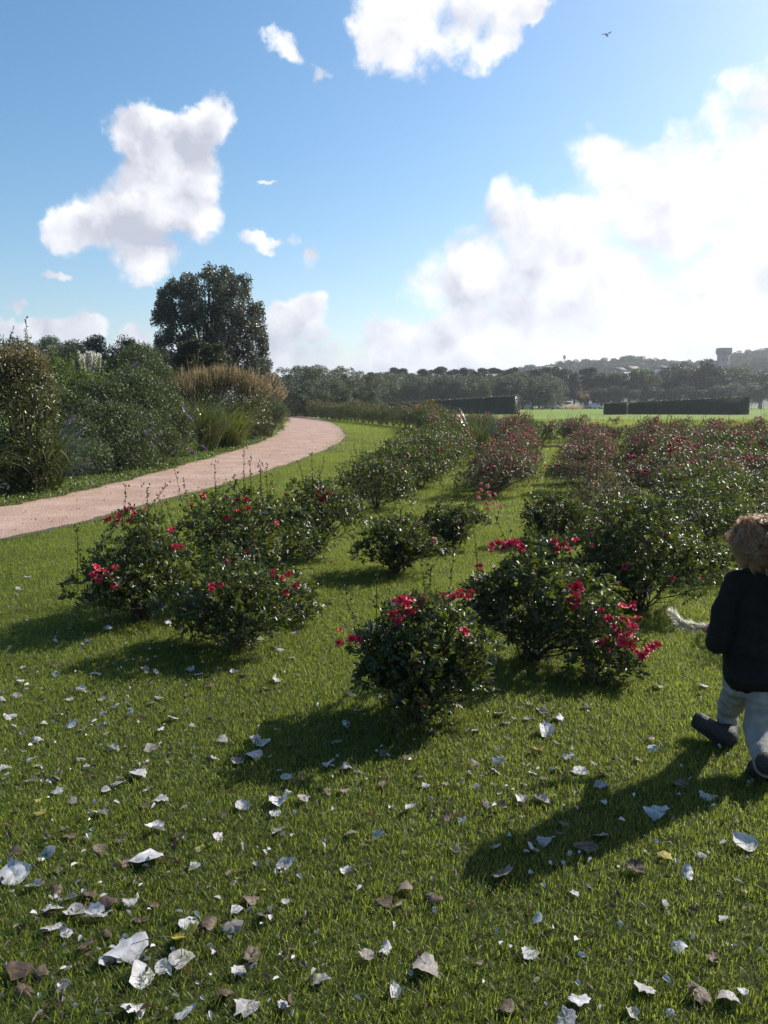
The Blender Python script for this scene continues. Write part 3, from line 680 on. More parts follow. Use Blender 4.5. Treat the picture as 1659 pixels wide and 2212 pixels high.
# leaves that read clearly in the photo: photo point, size (m), colour, label
HL = [(285, 2062, .125, 'white', 'large smooth white leaf with its stalk pointing at the camera, bottom left'),
      (920, 2100, .12, 'white', 'crumpled white leaf by the bottom edge, below the middle of the lawn'),
      (402, 2035, .12, 'yellow', 'yellow-green lobed leaf lying over a white one right of the large smooth leaf'),
      (1420, 1765, .13, 'white', 'white lobed leaf lying in the shadow of the child'),
      (1085, 1900, .115, 'white', 'bright white lobed leaf at the lower tip of the child\'s shadow'),
      (1605, 1835, .12, 'white', 'white leaf in the heap at the right side below the child\'s boots'),
      (325, 1865, .14, 'white', 'spread white leaf with jagged points in the left part of the lawn'),
      (32, 1900, .13, 'white', 'wide ragged white leaf cut by the left side of the photo'),
      (505, 2015, .10, 'white', 'crinkled white leaf right of the yellow-green leaf'),
      (480, 1606, .085, 'white', 'flat diamond shaped white leaf below the low front rose bush'),
      (550, 1640, .115, 'white', 'folded white leaf between the diamond shaped leaf and the front middle bush'),
      (605, 1742, .13, 'white', 'broad white leaf with a ribbed back in the middle left of the lawn'),
      (708, 1660, .08, 'white', 'small pointed white leaf below the left foot of the front middle bush'),
      (875, 1930, .075, 'brown', 'ribbed tan leaf standing on edge in the lower middle lawn'),
      (795, 2078, .06, 'white', 'narrow curled white leaf left of the crumpled one near the bottom edge'),
      (1372, 1888, .10, 'brown', 'curled dark brown leaf right of the shadow tip'),
      (1468, 1703, .09, 'brown', 'oval greyish leaf lying inside the shadow near the boots'),
      (940, 1955, .07, 'brown', 'dark green-brown leaf flat in the grass of the lower middle'),
      (1520, 1490, .075, 'white', 'curled white leaf just in front of the grey trousers'),
      (1420, 1490, .085, 'white', 'white upturned leaf at the right end of the low rose sprays'),
      (1322, 1445, .09, 'white', 'white ribbed leaf caught on the low rose sprays'),
      (1180, 1590, .14, 'white', 'heap of pale leaf below the dark red-topped bush'),
      (1080, 1550, .09, 'white', 'pale leaf under the right side of the front middle bush'),
      (432, 1845, .055, 'yellow', 'small yellow leaf in the left lawn above the crinkled white leaf'),
      (82, 1740, .05, 'yellow', 'small yellow leaf near the left side of the photo'),
      (300, 1680, .10, 'white', 'crumpled white leaf with a yellow one behind it, left lawn'),
      (155, 1575, .08, 'white', 'domed white leaf on the far left lawn'),
      (250, 1535, .09, 'white', 'white leaf with a dark underside, left lawn near the bush shadow'),
      (45, 1478, .06, 'white', 'small domed white leaf at the left side of the photo'),
      (375, 1560, .085, 'white', 'cupped pale leaf with a long stalk, left lawn'),
      (345, 1585, .06, 'white', 'narrow white leaf touching the cupped pale leaf'),
      (365, 1352, .09, 'white', 'bright white crumpled leaf at the foot of the leftmost bush'),
      (595, 1475, .10, 'white', 'white leaves lodged below the right of the low front bush'),
      (1060, 2040, .0, 'white', ''), (1160, 1997, .055, 'white', 'white leaf alone in the lower right lawn'),
      (1390, 2150, .085, 'white', 'domed white leaf at the bottom edge, right part'),
      (1250, 2175, .085, 'white', 'upright white leaf touching the bottom edge'),
      (1510, 2160, .09, 'brown', 'brown leaf leaning up at the bottom right'),
      (1575, 2170, .085, 'white', 'pointed pale leaf in the bottom right corner'),
      (90, 1765, .075, 'yellow', 'pale green leaf below the small yellow leaf at the left'),
      (205, 1990, .10, 'white', 'white leaf tucked beside a grey-brown leaf, lower left'),
      (232, 1965, .09, 'brown', 'grey-brown curled leaf, lower left lawn'),
      (340, 1800, .09, 'white', 'dark edged white leaf standing upright in the left lawn'),
      (45, 2110, .10, 'brown', 'dark curled leaf near the bottom left corner'),
      (185, 2055, .07, 'brown', 'tan leaf left of the large smooth white leaf'),
      (1270, 1840, .11, 'brown', 'leaf pile in the widest part of the shadow'),
      (655, 1735, .07, 'white', 'white leaf right of the broad ribbed one'),
      (890, 1755, .07, 'white', 'thin torn white leaf in the central lawn'),
      (830, 1705, .07, 'brown', 'tan leaf in the central lawn above the thin torn one'),
      (760, 1810, .06, 'brown', 'small brown leaf in the centre of the lawn'),
      (965, 1775, .06, 'brown', 'dark brown leaf at the left end of the child\'s shadow'),
      (1165, 1630, .08, 'yellow', 'yellowish leaf in the heap below the dark bush'),
      (1410, 1625, .07, 'white', 'white leaf left of the front boot'),
      (1405, 1605, .06, 'brown', 'grey leaf just behind the white leaf left of the boot')]
placed = []
def put_leaf(x, y, s, kx, label, grp, z=.012):
    me = LM[kx][int(rl.integers(0, len(LM[kx])))]
    o = link('fallen_leaf', me, None, (x, y, z), scale=s / .1)
    o.rotation_euler = (rl.normal() * .25, rl.normal() * .25, rl.uniform(0, 6.28))
    tag(o, label, 'fallen leaf', grp); placed.append((x, y)); return o
for X, Y, s, kx, lab in HL:
    if s > 0:
        x, y = gp(X, Y); put_leaf(x, y, s * (.76 if X != 285 else .9), kx, lab, 'dry leaves fallen on the lawn', .02)
# the rest: drifts where the photo has them; named by the photo band and order across it
def leaf_density(X, Y):
    d = .26
    if X < 420 and 1340 < Y < 1700: d = 1.0
    if X < 700 and 1340 < Y < 1500: d = max(d, .7)
    if 700 < X < 1250 and 1540 < Y < 1780: d = .75
    if X < 700 and 1700 < Y < 2212: d = .42
    if X > 700 and Y > 1900: d = .13
    if X < 200 and 1180 < Y < 1340: d = .6
    if X > 1000 and Y < 1540: d = .12
    return d
cand = []
while len(cand) < 240:
    X = rl.uniform(0, 1659); Y = 1190 + (2212 - 1190) * rl.random() ** 1.0
    if rl.random() > leaf_density(X, Y): continue
    x, y = gp(X, Y)
    if y < 1.4 or in_path(np.array([x]), np.array([y]))[0]: continue
    if X > 250 and Y < 1345: continue
    if min((x - a) ** 2 + (y - b) ** 2 for a, b in placed) < .0025: continue
    placed.append((x, y)); cand.append((X, Y, x, y))
bands = [(1190, 1420, 'on the lawn beside the leftmost rose bush'), (1420, 1530, 'level with the low front bush'), (1530, 1640, 'level with the boots'),
         (1640, 1780, 'below the front middle bush'), (1780, 1940, 'level with the shadow tip'), (1940, 2080, 'level with the large smooth leaf'), (2080, 2300, 'along the bottom edge')]
for lo, hi, where in bands:
    here = sorted([c for c in cand if lo <= c[1] < hi])
    cnt = {}
    for X, Y, x, y in here:
        r_ = rl.random(); kx = 'white' if r_ < .62 else ('brown' if r_ < .96 else 'yellow')
        i = cnt.get(kx, 0); cnt[kx] = i + 1
        s = {'white': .050, 'brown': .040, 'yellow': .042}[kx] * rl.uniform(.6, 1.5)
        word = {'white': 'small curled whitish leaf', 'brown': 'small shrivelled brown leaf', 'yellow': 'tiny yellowed leaf'}[kx]
        put_leaf(x, y, s, kx, '%s, %s from left %s' % (word, ordn(i), where), 'dry leaves fallen on the lawn')
# crumbs too small to tell apart
g = Geo(); n = 1700
X = rl.uniform(0, 1659, n); Y = rl.uniform(1200, 2212, n); keep = np.array([rl.random() < leaf_density(a, b) for a, b in zip(X, Y)]); X, Y = X[keep], Y[keep]
XY = np.array([gp(a, b) for a, b in zip(X, Y)]); k = (XY[:, 1] > 1.4) & ~in_path(XY[:, 0], XY[:, 1]); XY = XY[k]; n = len(XY)
g.leaves(np.c_[XY, rl.uniform(.012, .03, n)], rdir(rl, n) * np.array([1, 1, .4]), rdir(rl, n) + np.array([0, 0, .9]), rl.uniform(.014, .034, n), rl.uniform(.008, .02, n), .5, .5, .6)
tag(link('leaf_litter', g.mesh('dark_litter', DM['brown'])), 'dark shrivelled leaf fragments scattered through the grass', 'leaf litter', kind='stuff')
g = Geo(); n = 1500
X = rl.uniform(0, 1659, n); Y = rl.uniform(1200, 2212, n)
keep = np.array([rl.random() < leaf_density(a, b) for a, b in zip(X, Y)]); X, Y = X[keep], Y[keep]
XY = np.array([gp(a, b) for a, b in zip(X, Y)]); k = (XY[:, 1] > 1.4) & ~in_path(XY[:, 0], XY[:, 1]); XY = XY[k]; n = len(XY)
g.leaves(np.c_[XY, rl.uniform(.012, .03, n)], rdir(rl, n) * np.array([1, 1, .3]), rdir(rl, n) + np.array([0, 0, 1.2]), rl.uniform(.012, .028, n), rl.uniform(.008, .018, n), .5, .4, .4)
tag(link('leaf_litter', g.mesh('leaf_litter', DM['white'])), 'tiny scraps of pale leaf scattered through the grass', 'leaf litter', kind='stuff')
n = 500; yy = rl.uniform(8, 34, n); xx = x_on(farE, yy) + (x_on(nearE, yy) - x_on(farE, yy)) * rl.uniform(-.02, 1.02, n) ** .7
g = Geo(); g.leaves(np.c_[xx, yy, rl.uniform(.008, .014, n)], rdir(rl, n) * np.array([1, 1, .1]), np.tile([0, 0, 1.], (n, 1)) + rdir(rl, n) * .3, rl.uniform(.015, .05, n), rl.uniform(.01, .025, n), .5, .3, .2)
tag(link('path_litter', g.mesh('path_litter', DM['brown'])), 'specks of dead leaf and grit on the gravel path', 'leaf litter', kind='stuff')
# ------------------------------------------------------------------ shrub border, trees
M['var'] = leaf_mat('glossy_shrub_leaf', (0.030, 0.048, 0.016), (0.075, 0.085, 0.028), (0.18, 0.19, 0.03), rough=0.33, tf=0.25, spec=0.6, c2=(0.26, 0.24, 0.10))
M['brownleaf'] = leaf_mat('brown_shrub_leaf', (0.15, 0.100, 0.048), (0.34, 0.245, 0.125), (0.42, 0.30, 0.12), rough=0.35, tf=0.3, spec=0.6)
M['bud'] = leaf_mat('butterfly_bush_leaf', (0.028, 0.048, 0.018), (0.070, 0.095, 0.035), (0.15, 0.20, 0.04), rough=0.42, tf=0.28, spec=0.5)
M['lightleaf'] = leaf_mat('light_shrub_leaf', (0.050, 0.085, 0.020), (0.11, 0.15, 0.035), (0.22, 0.30, 0.05), rough=0.4, tf=0.35, spec=0.5)
M['greytree'] = leaf_mat('grey_willow_leaf', (0.050, 0.066, 0.038), (0.105, 0.125, 0.070), (0.16, 0.19, 0.08), rough=0.5, tf=0.25, spec=0.45)
M['poplar'] = leaf_mat('poplar_leaf', (0.036, 0.046, 0.030), (0.095, 0.105, 0.075), (0.12, 0.14, 0.07), rough=0.36, tf=0.2, spec=0.6, c2=(0.22, 0.23, 0.20))
M['darktree'] = leaf_mat('dark_tree_leaf', (0.026, 0.038, 0.020), (0.060, 0.075, 0.036), (0.10, 0.12, 0.04), rough=0.5, tf=0.2, spec=0.35)
M['greentree'] = leaf_mat('green_tree_leaf', (0.040, 0.060, 0.022), (0.085, 0.105, 0.042), (0.15, 0.19, 0.05), rough=0.5, tf=0.28, spec=0.4)
M['hedge'] = leaf_mat('hedge_leaf', (0.026, 0.040, 0.018), (0.075, 0.098, 0.042), (0.12, 0.16, 0.04), rough=0.4, tf=0.15, spec=0.4)
M['blade'] = leaf_mat('long_grass_blade', (0.028, 0.048, 0.013), (0.10, 0.13, 0.034), (0.20, 0.26, 0.04), rough=0.28, tf=0.25, spec=0.8, c2=(0.26, 0.22, 0.09))
M['blade_yellow'] = leaf_mat('yellow_green_blade', (0.08, 0.12, 0.02), (0.18, 0.20, 0.04), (0.34, 0.40, 0.05), rough=0.32, tf=0.35, spec=0.6)
M['plume_white'] = leaf_mat('white_plume', (0.72, 0.68, 0.60), (0.88, 0.85, 0.78), (0.97, 0.93, 0.80), rough=0.6, tf=0.75, spec=0.2)
M['plume_tan'] = leaf_mat('tan_plume', (0.52, 0.40, 0.26), (0.74, 0.62, 0.44), (0.8, 0.64, 0.42), rough=0.6, tf=0.4, spec=0.2)
M['purple'] = leaf_mat('purple_flower', (0.22, 0.12, 0.30), (0.36, 0.22, 0.42), (0.3, 0.16, 0.4), rough=0.6, tf=0.3)
PX = 1 / 770 * SC

def mass(g, rng, L, n, leaf, wr=.5, simple=True, tz=None, up=.5, inner=.55, droop=0.0, mi=0, stretch=1.0):
    P, d, idx = on_lobes(rng, L, n, stretch, inner)
    P[:, 2] = np.maximum(P[:, 2], .03)
    D = unit(d * .6 + rdir(rng, n) * .9 + np.array([0, 0, .1 - droop])); N = unit(rdir(rng, n) * .8 + d * .4 + np.array([0, 0, up]))
    cl = rng.random(len(L)); t = np.clip(cl[idx] * .45 + rng.random(n) * .5, 0, .85)
    t = np.where(rng.random(n) < .05, 1.0, t)
    if tz is not None: t = tz(P, t)
    g.leaves(P, D, N, leaf * rng.uniform(.6, 1.25, n), leaf * wr * rng.uniform(.8, 1.1, n), t, .2, .15, simple, mi)
    return P
def pl(lst, base):
    """lobes given as photo point, radius in photo px, distance -> local lobes round the base"""
    o = []
    for X, Y, r, d in lst:
        q = at(X, Y, d); o.append((q.x - base[0], q.y - base[1], q.z, r * PX * d))
    return o
def limbs(rng, L, z0, r0, lean=.15):
    g = Geo()
    for k, l in enumerate(L):
        e = np.array(l[:3]); a = np.array([rng.normal() * r0, rng.normal() * r0, -.05]); m_ = (a + e) / 2 + np.array([-e[0] * lean, -e[1] * lean, .1 * e[2]])
        q = np.array([(1 - s) ** 2 * a + 2 * s * (1 - s) * m_ + s * s * e for s in np.linspace(0, 1, 8)])
        g.tube(q, np.linspace(r0, r0 * .25, 8), 5, .5, cap=False)
    return g
def shrub(name, label, cat, base, lobes, n, leaf, mat, seed, wr=.5, simple=False, stem_r=.02, extra=None, grp=None, **kw):
    rng = np.random.default_rng(seed); b = (*base, 0)
    o = empty(name, b, label, cat, grp); L = pl(lobes, base)
    g = Geo(); mass(g, rng, L, n, leaf, wr, simple, **kw)
    for _ in range(110):
        l = L[int(rng.integers(0, len(L)))]; d0 = rdir(rng, 1)[0]; d0[2] = abs(d0[2]) * 1.3; d0 /= np.linalg.norm(d0); a_ = np.array(l[:3]) + d0 * l[3] * .8
        e_ = a_ + (d0 + np.array([0, 0, .35]) + rng.normal(size=3) * .2) * rng.uniform(.25, .6) * max(.7, l[3]); g.tube(np.array([a_, (a_ + e_) / 2 + rng.normal(size=3) * .02, e_]), [.006, .005, .003], 4, .3, cap=False)
        m_ = 22; f_ = rng.random(m_); g.leaves(a_ + (e_ - a_) * f_[:, None], unit(rdir(rng, m_) + d0), rdir(rng, m_) + np.array([0, 0, .5]), leaf * rng.uniform(.6, 1.1, m_), leaf * wr, rng.random(m_) * .8 + .1, .2, .15, simple)
    link('foliage', g.mesh('shrub_foliage', mat), o)
    link('stems', limbs(rng, L, 0, stem_r).mesh('shrub_stems', M['bark']), o)
    if extra: extra(o, rng, L, b)
    return o
def spike_part(o, X, Y, d, b, length, mat, dirv):
    g = Geo(); rng = np.random.default_rng(int(X)); q = np.array(at(X, Y, d)) - np.array(b); dv = unit(np.array(dirv, float))
    n = 160; f = rng.random(n); P = q + dv * (f * length)[:, None] + rdir(rng, n) * (.022 * (1.1 - f))[:, None]
    g.leaves(P, rdir(rng, n), rdir(rng, n), .02, .014, rng.random(n), .2, .1, True)
    link('flower_spike', g.mesh('flower_spike', mat), o)
def twigs(o, rng, lst, b):
    for X, Y0, Y1, d in lst:
        a = np.array(at(X, Y0, d)) - np.array(b); e = np.array(at(X + rng.normal() * 2, Y1, d)) - np.array(b); g = Geo()
        q = a + (e - a) * np.linspace(0, 1, 7)[:, None]; q[1:-1] += rng.normal(size=(5, 3)) * .012; g.tube(q, np.linspace(.008, .003, 7), 5, .5, 0)
        m_ = 16; f = np.linspace(.1, 1, m_); PP = a + (e - a) * f[:, None]
        g.leaves(PP, unit(rdir(rng, m_) * np.array([1, 1, .3]) + np.array([0, 0, .8])), rdir(rng, m_), .07 * rng.uniform(.6, 1.1, m_), .03, rng.random(m_), .2, .1, False, 1)
        link('shoot', g.mesh('shoot', [M['bark'], M['var']]), o)

# far left glossy shrub with browned top
def vtop(P, t): return t
def left_extra(o, rng, L, b):
    g = Geo(); Lh = [l for l in L if l[2] > 1.55]
    mass(g, rng, [(l[0], l[1], l[2] + .12, l[3] * .95) for l in Lh], 5200, .045, .5, False); link('top_foliage', g.mesh('brown_top_foliage', M['brownleaf']), o)
    tag(o.children[-1], 'browned upper foliage')
    twigs(o, rng, [(57, 790, 688, 13.4), (9, 800, 730, 13.0), (35, 800, 740, 13.1), (46, 800, 738, 13.5), (70, 800, 742, 13.6), (2, 800, 728, 13.0)], b)
shrub('tall_shrub', 'tall glossy-leaved shrub with browning top at the far left beside the path', 'shrub', (-6.2, 13.0),
      [(55, 815, 55, 13.2), (5, 830, 65, 13.0), (70, 880, 50, 13.0), (20, 910, 70, 12.8), (80, 945, 42, 12.9), (45, 990, 55, 12.7), (80, 1025, 38, 12.7), (-40, 900, 80, 13), (-60, 820, 70, 13), (60, 850, 60, 13.6), (-20, 1000, 70, 12.9), (20, 1040, 50, 12.6), (60, 1050, 36, 12.7), (-40, 1045, 50, 12.7), (95, 985, 34, 12.9), (90, 900, 34, 13.1)],
      26000, .052, M['var'], 301, .52, extra=left_extra, up=.3)
shrub('tall_shrub', 'light green leafy shrub in front of the white pampas plumes', 'shrub', (-6.9, 19.5),
      [(120, 808, 34, 19), (185, 845, 38, 19.5), (225, 850, 40, 20), (120, 850, 40, 18), (60, 800, 40, 19.5), (190, 850, 45, 18.5), (240, 850, 45, 19.5), (90, 830, 44, 18.8), (100, 880, 45, 17.5)], 13000, .075, M['lightleaf'], 302, .36)
def bud_extra(o, rng, L, b):
    for X, Y, d in ((397, 880, 18.4), (405, 898, 18.3), (437, 962, 18.2), (412, 970, 18.3), (150, 905, 15.6), (140, 915, 15.6), (313, 935, 16.4), (285, 790, 18.6)):
        spike_part(o, X, Y, d, b, .17, M['purple'], (.7, -.3, -.6 if X > 350 else .3))
shrub('butterfly_bush', 'large dark butterfly bush with a few purple flower spikes spreading towards the path', 'shrub', (-6.3, 18.2),
      [(262, 812, 40, 20), (305, 792, 48, 20.5), (335, 830, 48, 20), (290, 860, 65, 19), (225, 880, 60, 18), (170, 905, 52, 17), (345, 890, 52, 19.2), (375, 940, 36, 19.2), (340, 960, 50, 18.4),
       (280, 940, 65, 17.6), (220, 950, 55, 16.8), (165, 950, 50, 16.2), (300, 990, 42, 17.2), (240, 1005, 38, 16.6), (380, 975, 28, 18.9), (330, 1000, 30, 17.8), (390, 920, 30, 19.4), (120, 930, 45, 16.4), (270, 1000, 45, 16.8), (355, 995, 34, 18.4), (310, 900, 60, 18.6), (250, 930, 60, 17.2), (190, 1000, 50, 15.8), (140, 990, 45, 15.4), (400, 950, 24, 19.2), (120, 880, 45, 17)],
      46000, .080, M['bud'], 303, .28, extra=bud_extra, droop=.35, up=.4)
def spiky_extra(o, rng, L, b):
    g = Geo(); n = 1500; Lh = [l for l in L if l[2] > 1.4]
    idx = rng.integers(0, len(Lh), n); A = np.array(Lh)[idx]; P = A[:, :3] + np.c_[rng.normal(size=(n, 2)) * A[:, 3:4] * .5, A[:, 3] * rng.uniform(.3, .8, n)]
    g.leaves(P, unit(rdir(rng, n) * .25 + np.array([0, 0, 1.])), rdir(rng, n), rng.uniform(.18, .65, n), .022, rng.random(n), .2, .05, True)
    mass(g, rng, [(l[0], l[1], l[2] + .15, l[3]) for l in Lh], 9500, .055, .5, True)
    link('top_foliage', g.mesh('tan_top_foliage', M['brownleaf']), o); tag(o.children[-1], 'upright orange-brown upper twigs')
shrub('tall_shrub', 'wide shrub with orange-brown spiky top beyond the butterfly bush', 'shrub', (-7.2, 27.5),
      [(395, 870, 40, 27), (430, 855, 42, 27.5), (470, 848, 45, 28), (510, 852, 45, 28), (548, 868, 36, 28), (420, 905, 45, 26.8), (470, 905, 50, 27), (520, 905, 45, 27.3), (375, 900, 35, 26.5), (555, 905, 34, 27.4)],
      19000, .065, M['var'], 304, .5, extra=spiky_extra)

def grass_clump(name, label, base, n, L, spread, W, seed, mat, bend=(1.2, 2.6), plumes=None, cat='ornamental grass', lean=(.02, .5), droop_to=None):
    rng = np.random.default_rng(seed); o = empty(name, (*base, 0), label, cat, 'ornamental grass clumps' if 'grass' in cat else None)
    g = Geo(); r = spread * np.sqrt(rng.random(n)); a0 = rng.uniform(0, 6.283, n); P = np.c_[r * np.cos(a0), r * np.sin(a0), np.zeros(n)]
    A = a0 + rng.normal(size=n) * .5
    g.blades(P, A, rng.uniform(*lean, n), rng.uniform(*bend, n), L * rng.uniform(.55, 1.12, n), W * rng.uniform(.7, 1.2, n), np.where(rng.random(n) < .1, 1, rng.random(n) * .85), 8, twist=rng.normal(size=n) * .4 if False else 0.0)
    link('blades', g.mesh('long_blades', mat), o)
    if plumes:
        for tip, pm, ln, wd in plumes:
            tip = np.array(tip) - np.array([*base, 0]); root = np.array([rng.normal() * spread * .3, rng.normal() * spread * .3, 0])
            ctrl = root * .4 + tip * .6 + np.array([-tip[0] * .18, -tip[1] * .18, .12]); s = np.linspace(0, 1, 14)[:, None]
            q = (1 - s) ** 2 * root + 2 * s * (1 - s) * ctrl + s * s * tip; h = Geo(); h.tube(q, np.linspace(.006, .003, 14), 5, .2, 0)
            m_ = 420; f = rng.random(m_); fl = 1 - ln * (1 - f) / np.linalg.norm(tip - root); k = np.clip(fl, 0, 1)
            PP = np.stack([np.interp(k, s[:, 0], q[:, c]) for c in range(3)], 1); dv = unit(tip - ctrl)
            wv = np.sin(np.clip(f, .04, .98) * math.pi) ** .7 * wd
            h.leaves(PP, unit(dv + rdir(rng, m_) * .35), rdir(rng, m_), wv * 2.4 + .03, .012, rng.random(m_), .1, .2, True, 0)
            link('plume', h.mesh('plume', pm), o)
    return o
grass_clump('ornamental_grass', 'arching green grass clump at the left side below the glossy shrub', (-6.5, 11.4), 460, 1.5, .38, .032, 311, M['blade'])
grass_clump('ornamental_grass', 'big arching grass clump whose blades hang over the path, right of the glossy shrub', (-6.0, 13.2), 620, 1.65, .40, .032, 312, M['blade'])
grass_clump('ornamental_grass', 'small bright yellow-green grass tuft at the right foot of the butterfly bush', (-5.55, 21.6), 200, .8, .22, .020, 313, M['blade_yellow'])
grass_clump('ornamental_grass', 'tall leafy grass clump in front of the orange-brown shrub', (-5.95, 24.2), 1000, 2.1, .70, .034, 314, M['blade'], bend=(.9, 2.3))
grass_clump('ornamental_grass', 'yellowish leaning grass clump beside the path below the tan plumes', (-5.4, 26.2), 800, 1.8, .6, .034, 315, M['blade_yellow'], bend=(1.0, 2.4))
rngp = np.random.default_rng(5)
tips = [(np.array(at(X, Y - 6, 35 + rngp.uniform(-.6, .6))), M['plume_tan'], 1.0, .07) for X, Y in
        ((538, 822), (546, 812), (553, 820), (560, 826), (567, 817), (574, 822), (580, 812), (585, 808), (590, 814), (594, 810), (598, 815), (602, 822), (606, 826), (610, 832), (614, 838), (618, 845), (622, 852), (570, 835), (590, 825), (578, 830), (600, 835), (612, 850), (586, 822), (605, 842), (620, 860))]
grass_clump('pampas_grass', 'pampas grass with many tan plumes leaning right where the path bends', (-6.1, 35.0), 1900, 2.2, 1.05, .032, 316, M['blade'], bend=(.5, 1.8), plumes=tips)
tips = [(np.array(at(X, Y - 10, 25 + rngp.uniform(-.3, .3))), M['plume_white'], .8, .06) for X, Y in
        ((170, 770), (177, 778), (187, 770), (192, 772), (196, 770), (201, 771), (205, 775), (211, 774), (216, 776), (199, 782), (208, 785), (190, 782), (229, 790), (154, 786), (183, 776))]
grass_clump('pampas_grass', 'pampas grass with upright white plumes rising above the left shrubs', (-9.3, 25.0), 260, 2.1, .5, .026, 317, M['blade'], bend=(.4, 1.6), plumes=tips)
grass_clump('ornamental_grass', 'clump of long grey-green grass growing among the rose bushes', (2.95, 24.5), 340, 1.6, .25, .016, 318, M['blade'], bend=(.5, 1.9))
shrub('low_shrub', 'feathery dark green shrub at the foot of the tan-plumed pampas', 'shrub', (-5.7, 32.6),
      [(575, 890, 32, 32), (595, 900, 30, 32.3), (565, 915, 28, 31.8), (588, 920, 26, 32), (555, 895, 28, 32)], 14000, .08, M['bud'], 320, .2)
g = Geo(); rng = np.random.default_rng(8); n = 9000
yy = rng.uniform(9, 34, n); xx = x_on(farE, yy) - np.abs(rng.normal(size=n)) * .75 + .06
g.leaves(np.c_[xx, yy, rng.uniform(.01, .10, n)], rdir(rng, n), rdir(rng, n) + np.array([0, 0, .8]), rng.uniform(.03, .08, n), .035, rng.random(n), .2, .1, True)
tag(link('ground_cover', g.mesh('weeds', M['lightleaf'])), 'low weeds creeping along the shrub side of the path', 'weeds', kind='stuff')
# bare earth under the shrubs
e = farE[(farE[:, 1] > 6) & (farE[:, 1] < 60)]; n = len(e); V = np.concatenate([np.c_[e + [0.04, 0], np.full(n, .010)], np.c_[e - [7, 0], np.full(n, .010)]]); i = np.arange(n - 1)
tag(link('soil', mesh_np('soil', V, [np.stack([i, i + n, i + n + 1, i + 1], 1)], plain_mat('soil', (.045, .035, .022), (.02, .018, .012), .95, 3))), kind='structure')

# hero poplar
def sub_lobes(rng, poly, d, thick, n, r, b):
    from mathutils.geometry import intersect_point_tri_2d
    xs = [p[0] for p in poly]; ys = [p[1] for p in poly]; o = []
    def inside(x, y):
        c = False; j = len(poly) - 1
        for i in range(len(poly)):
            if (poly[i][1] > y) != (poly[j][1] > y) and x < (poly[j][0] - poly[i][0]) * (y - poly[i][1]) / (poly[j][1] - poly[i][1]) + poly[i][0]: c = not c
            j = i
        return c
    cx = sum(xs) / len(xs); hw = (max(xs) - min(xs)) / 2
    if n > 400:
        for X in np.arange(min(xs) + 6, max(xs) - 4, 6.5):
            col_ = [Y for Y in np.arange(min(ys), max(ys), 3) if inside(X, Y)]
            if not col_: continue
            for k_ in range(3):
                q = at(X + rng.normal() * 2, col_[0] + 4 - k_ * 6 * rng.uniform(.3, 1.3), d + rng.uniform(-1.5, 1.5)); o.append((q.x - b[0], q.y - b[1], q.z, (5.5 - 1.4 * k_) * PX * d))
    while len(o) < n:
        X, Y = rng.uniform(min(xs), max(xs)), rng.uniform(min(ys), max(ys))
        if inside(X, Y):
            dd = d + thick * math.sqrt(max(.05, 1 - ((X - cx) / hw) ** 2)) * rng.uniform(-1, 1); q = at(X, Y, dd)
            o.append((q.x - b[0], q.y - b[1], max(q.z, .3), r * PX * d * rng.uniform(.7, 1.25)))
    return o
def poly_tree(name, label, poly, d, X0, n, leaf, mat, seed, nsub=70, rsub=14, thick=3.0, stretch=1.6, stems=7, r0=.09, grp=None, wr=.8):
    rng = np.random.default_rng(seed); q = gp(X0, 872 + 1.5 / (d * PX)); b = (q[0], q[1])
    o = empty(name, (*b, 0), label, 'tree', grp); L = sub_lobes(rng, poly, d, thick, nsub, rsub, b)
    g = Geo(); mass(g, rng, L, n, leaf, wr, True, stretch=stretch, inner=.2); link('crown', g.mesh('tree_crown', mat), o)
    top = sorted(L, key=lambda l: -l[2])[:stems * 3:3] + [L[i] for i in rng.choice(len(L), min(len(L), stems * 2), replace=False)]
    link('trunk', limbs(rng, top, 0, r0, .25).mesh('tree_trunk', M['bark']), o); return o
poly_tree('poplar_tree', 'large dark poplar with many upright leaders, the biggest tree in the photo',
          [(338, 670), (345, 640), (372, 612), (385, 622), (402, 605), (418, 612), (432, 596), (458, 590), (475, 600), (490, 590), (505, 615), (520, 600), (534, 620), (541, 665), (560, 662), (572, 690), (577, 720), (572, 760), (577, 780), (560, 810), (440, 830), (360, 800), (340, 750), (334, 710)],
          48, 455, 62000, .125, M['poplar'], 401, nsub=520, rsub=10.5, thick=3.0, stretch=2.0, stems=12, r0=.11)
poly_tree('dark_tree', 'low dark evergreen tree in front of the poplar', [(362, 800), (370, 765), (400, 745), (440, 745), (480, 758), (500, 780), (505, 820), (480, 850), (370, 850)],
          37, 430, 20000, .12, M['darktree'], 402, nsub=60, rsub=14, thick=1.6, stretch=.9, stems=4)
lw = [(-20, 748, 60), (38, 745, 55), (98, 735, 55), (150, 745, 50), (205, 738, 55), (262, 745, 50), (318, 748, 48), (355, 770, 40)]
for i, (X, Y, r) in enumerate(lw):
    d = 44 + (i % 3) * 2
    poly_tree('willow_tree', 'grey-green bushy tree, %s from the left behind the shrub border' % ordn(i),
              [(X - r, 870), (X - r, Y + r * .9), (X - r * .6, Y + r * .25), (X, Y), (X + r * .6, Y + r * .25), (X + r, Y + r * .9), (X + r, 870)], d, X, 17000, .13, M['greytree'], 410 + i, nsub=64, rsub=19, thick=1.6, stretch=1.0, stems=3, r0=.06, grp='bushy trees behind the shrub border', wr=.5)
poly_tree('willow_tree', 'bushy tree low at the right foot of the poplar', [(520, 850), (520, 800), (555, 775), (585, 790), (600, 820), (610, 860)], 62, 560, 9000, .2, M['greytree'], 430, nsub=30, rsub=14, thick=2, stretch=1.0, stems=3, r0=.07, wr=.5)

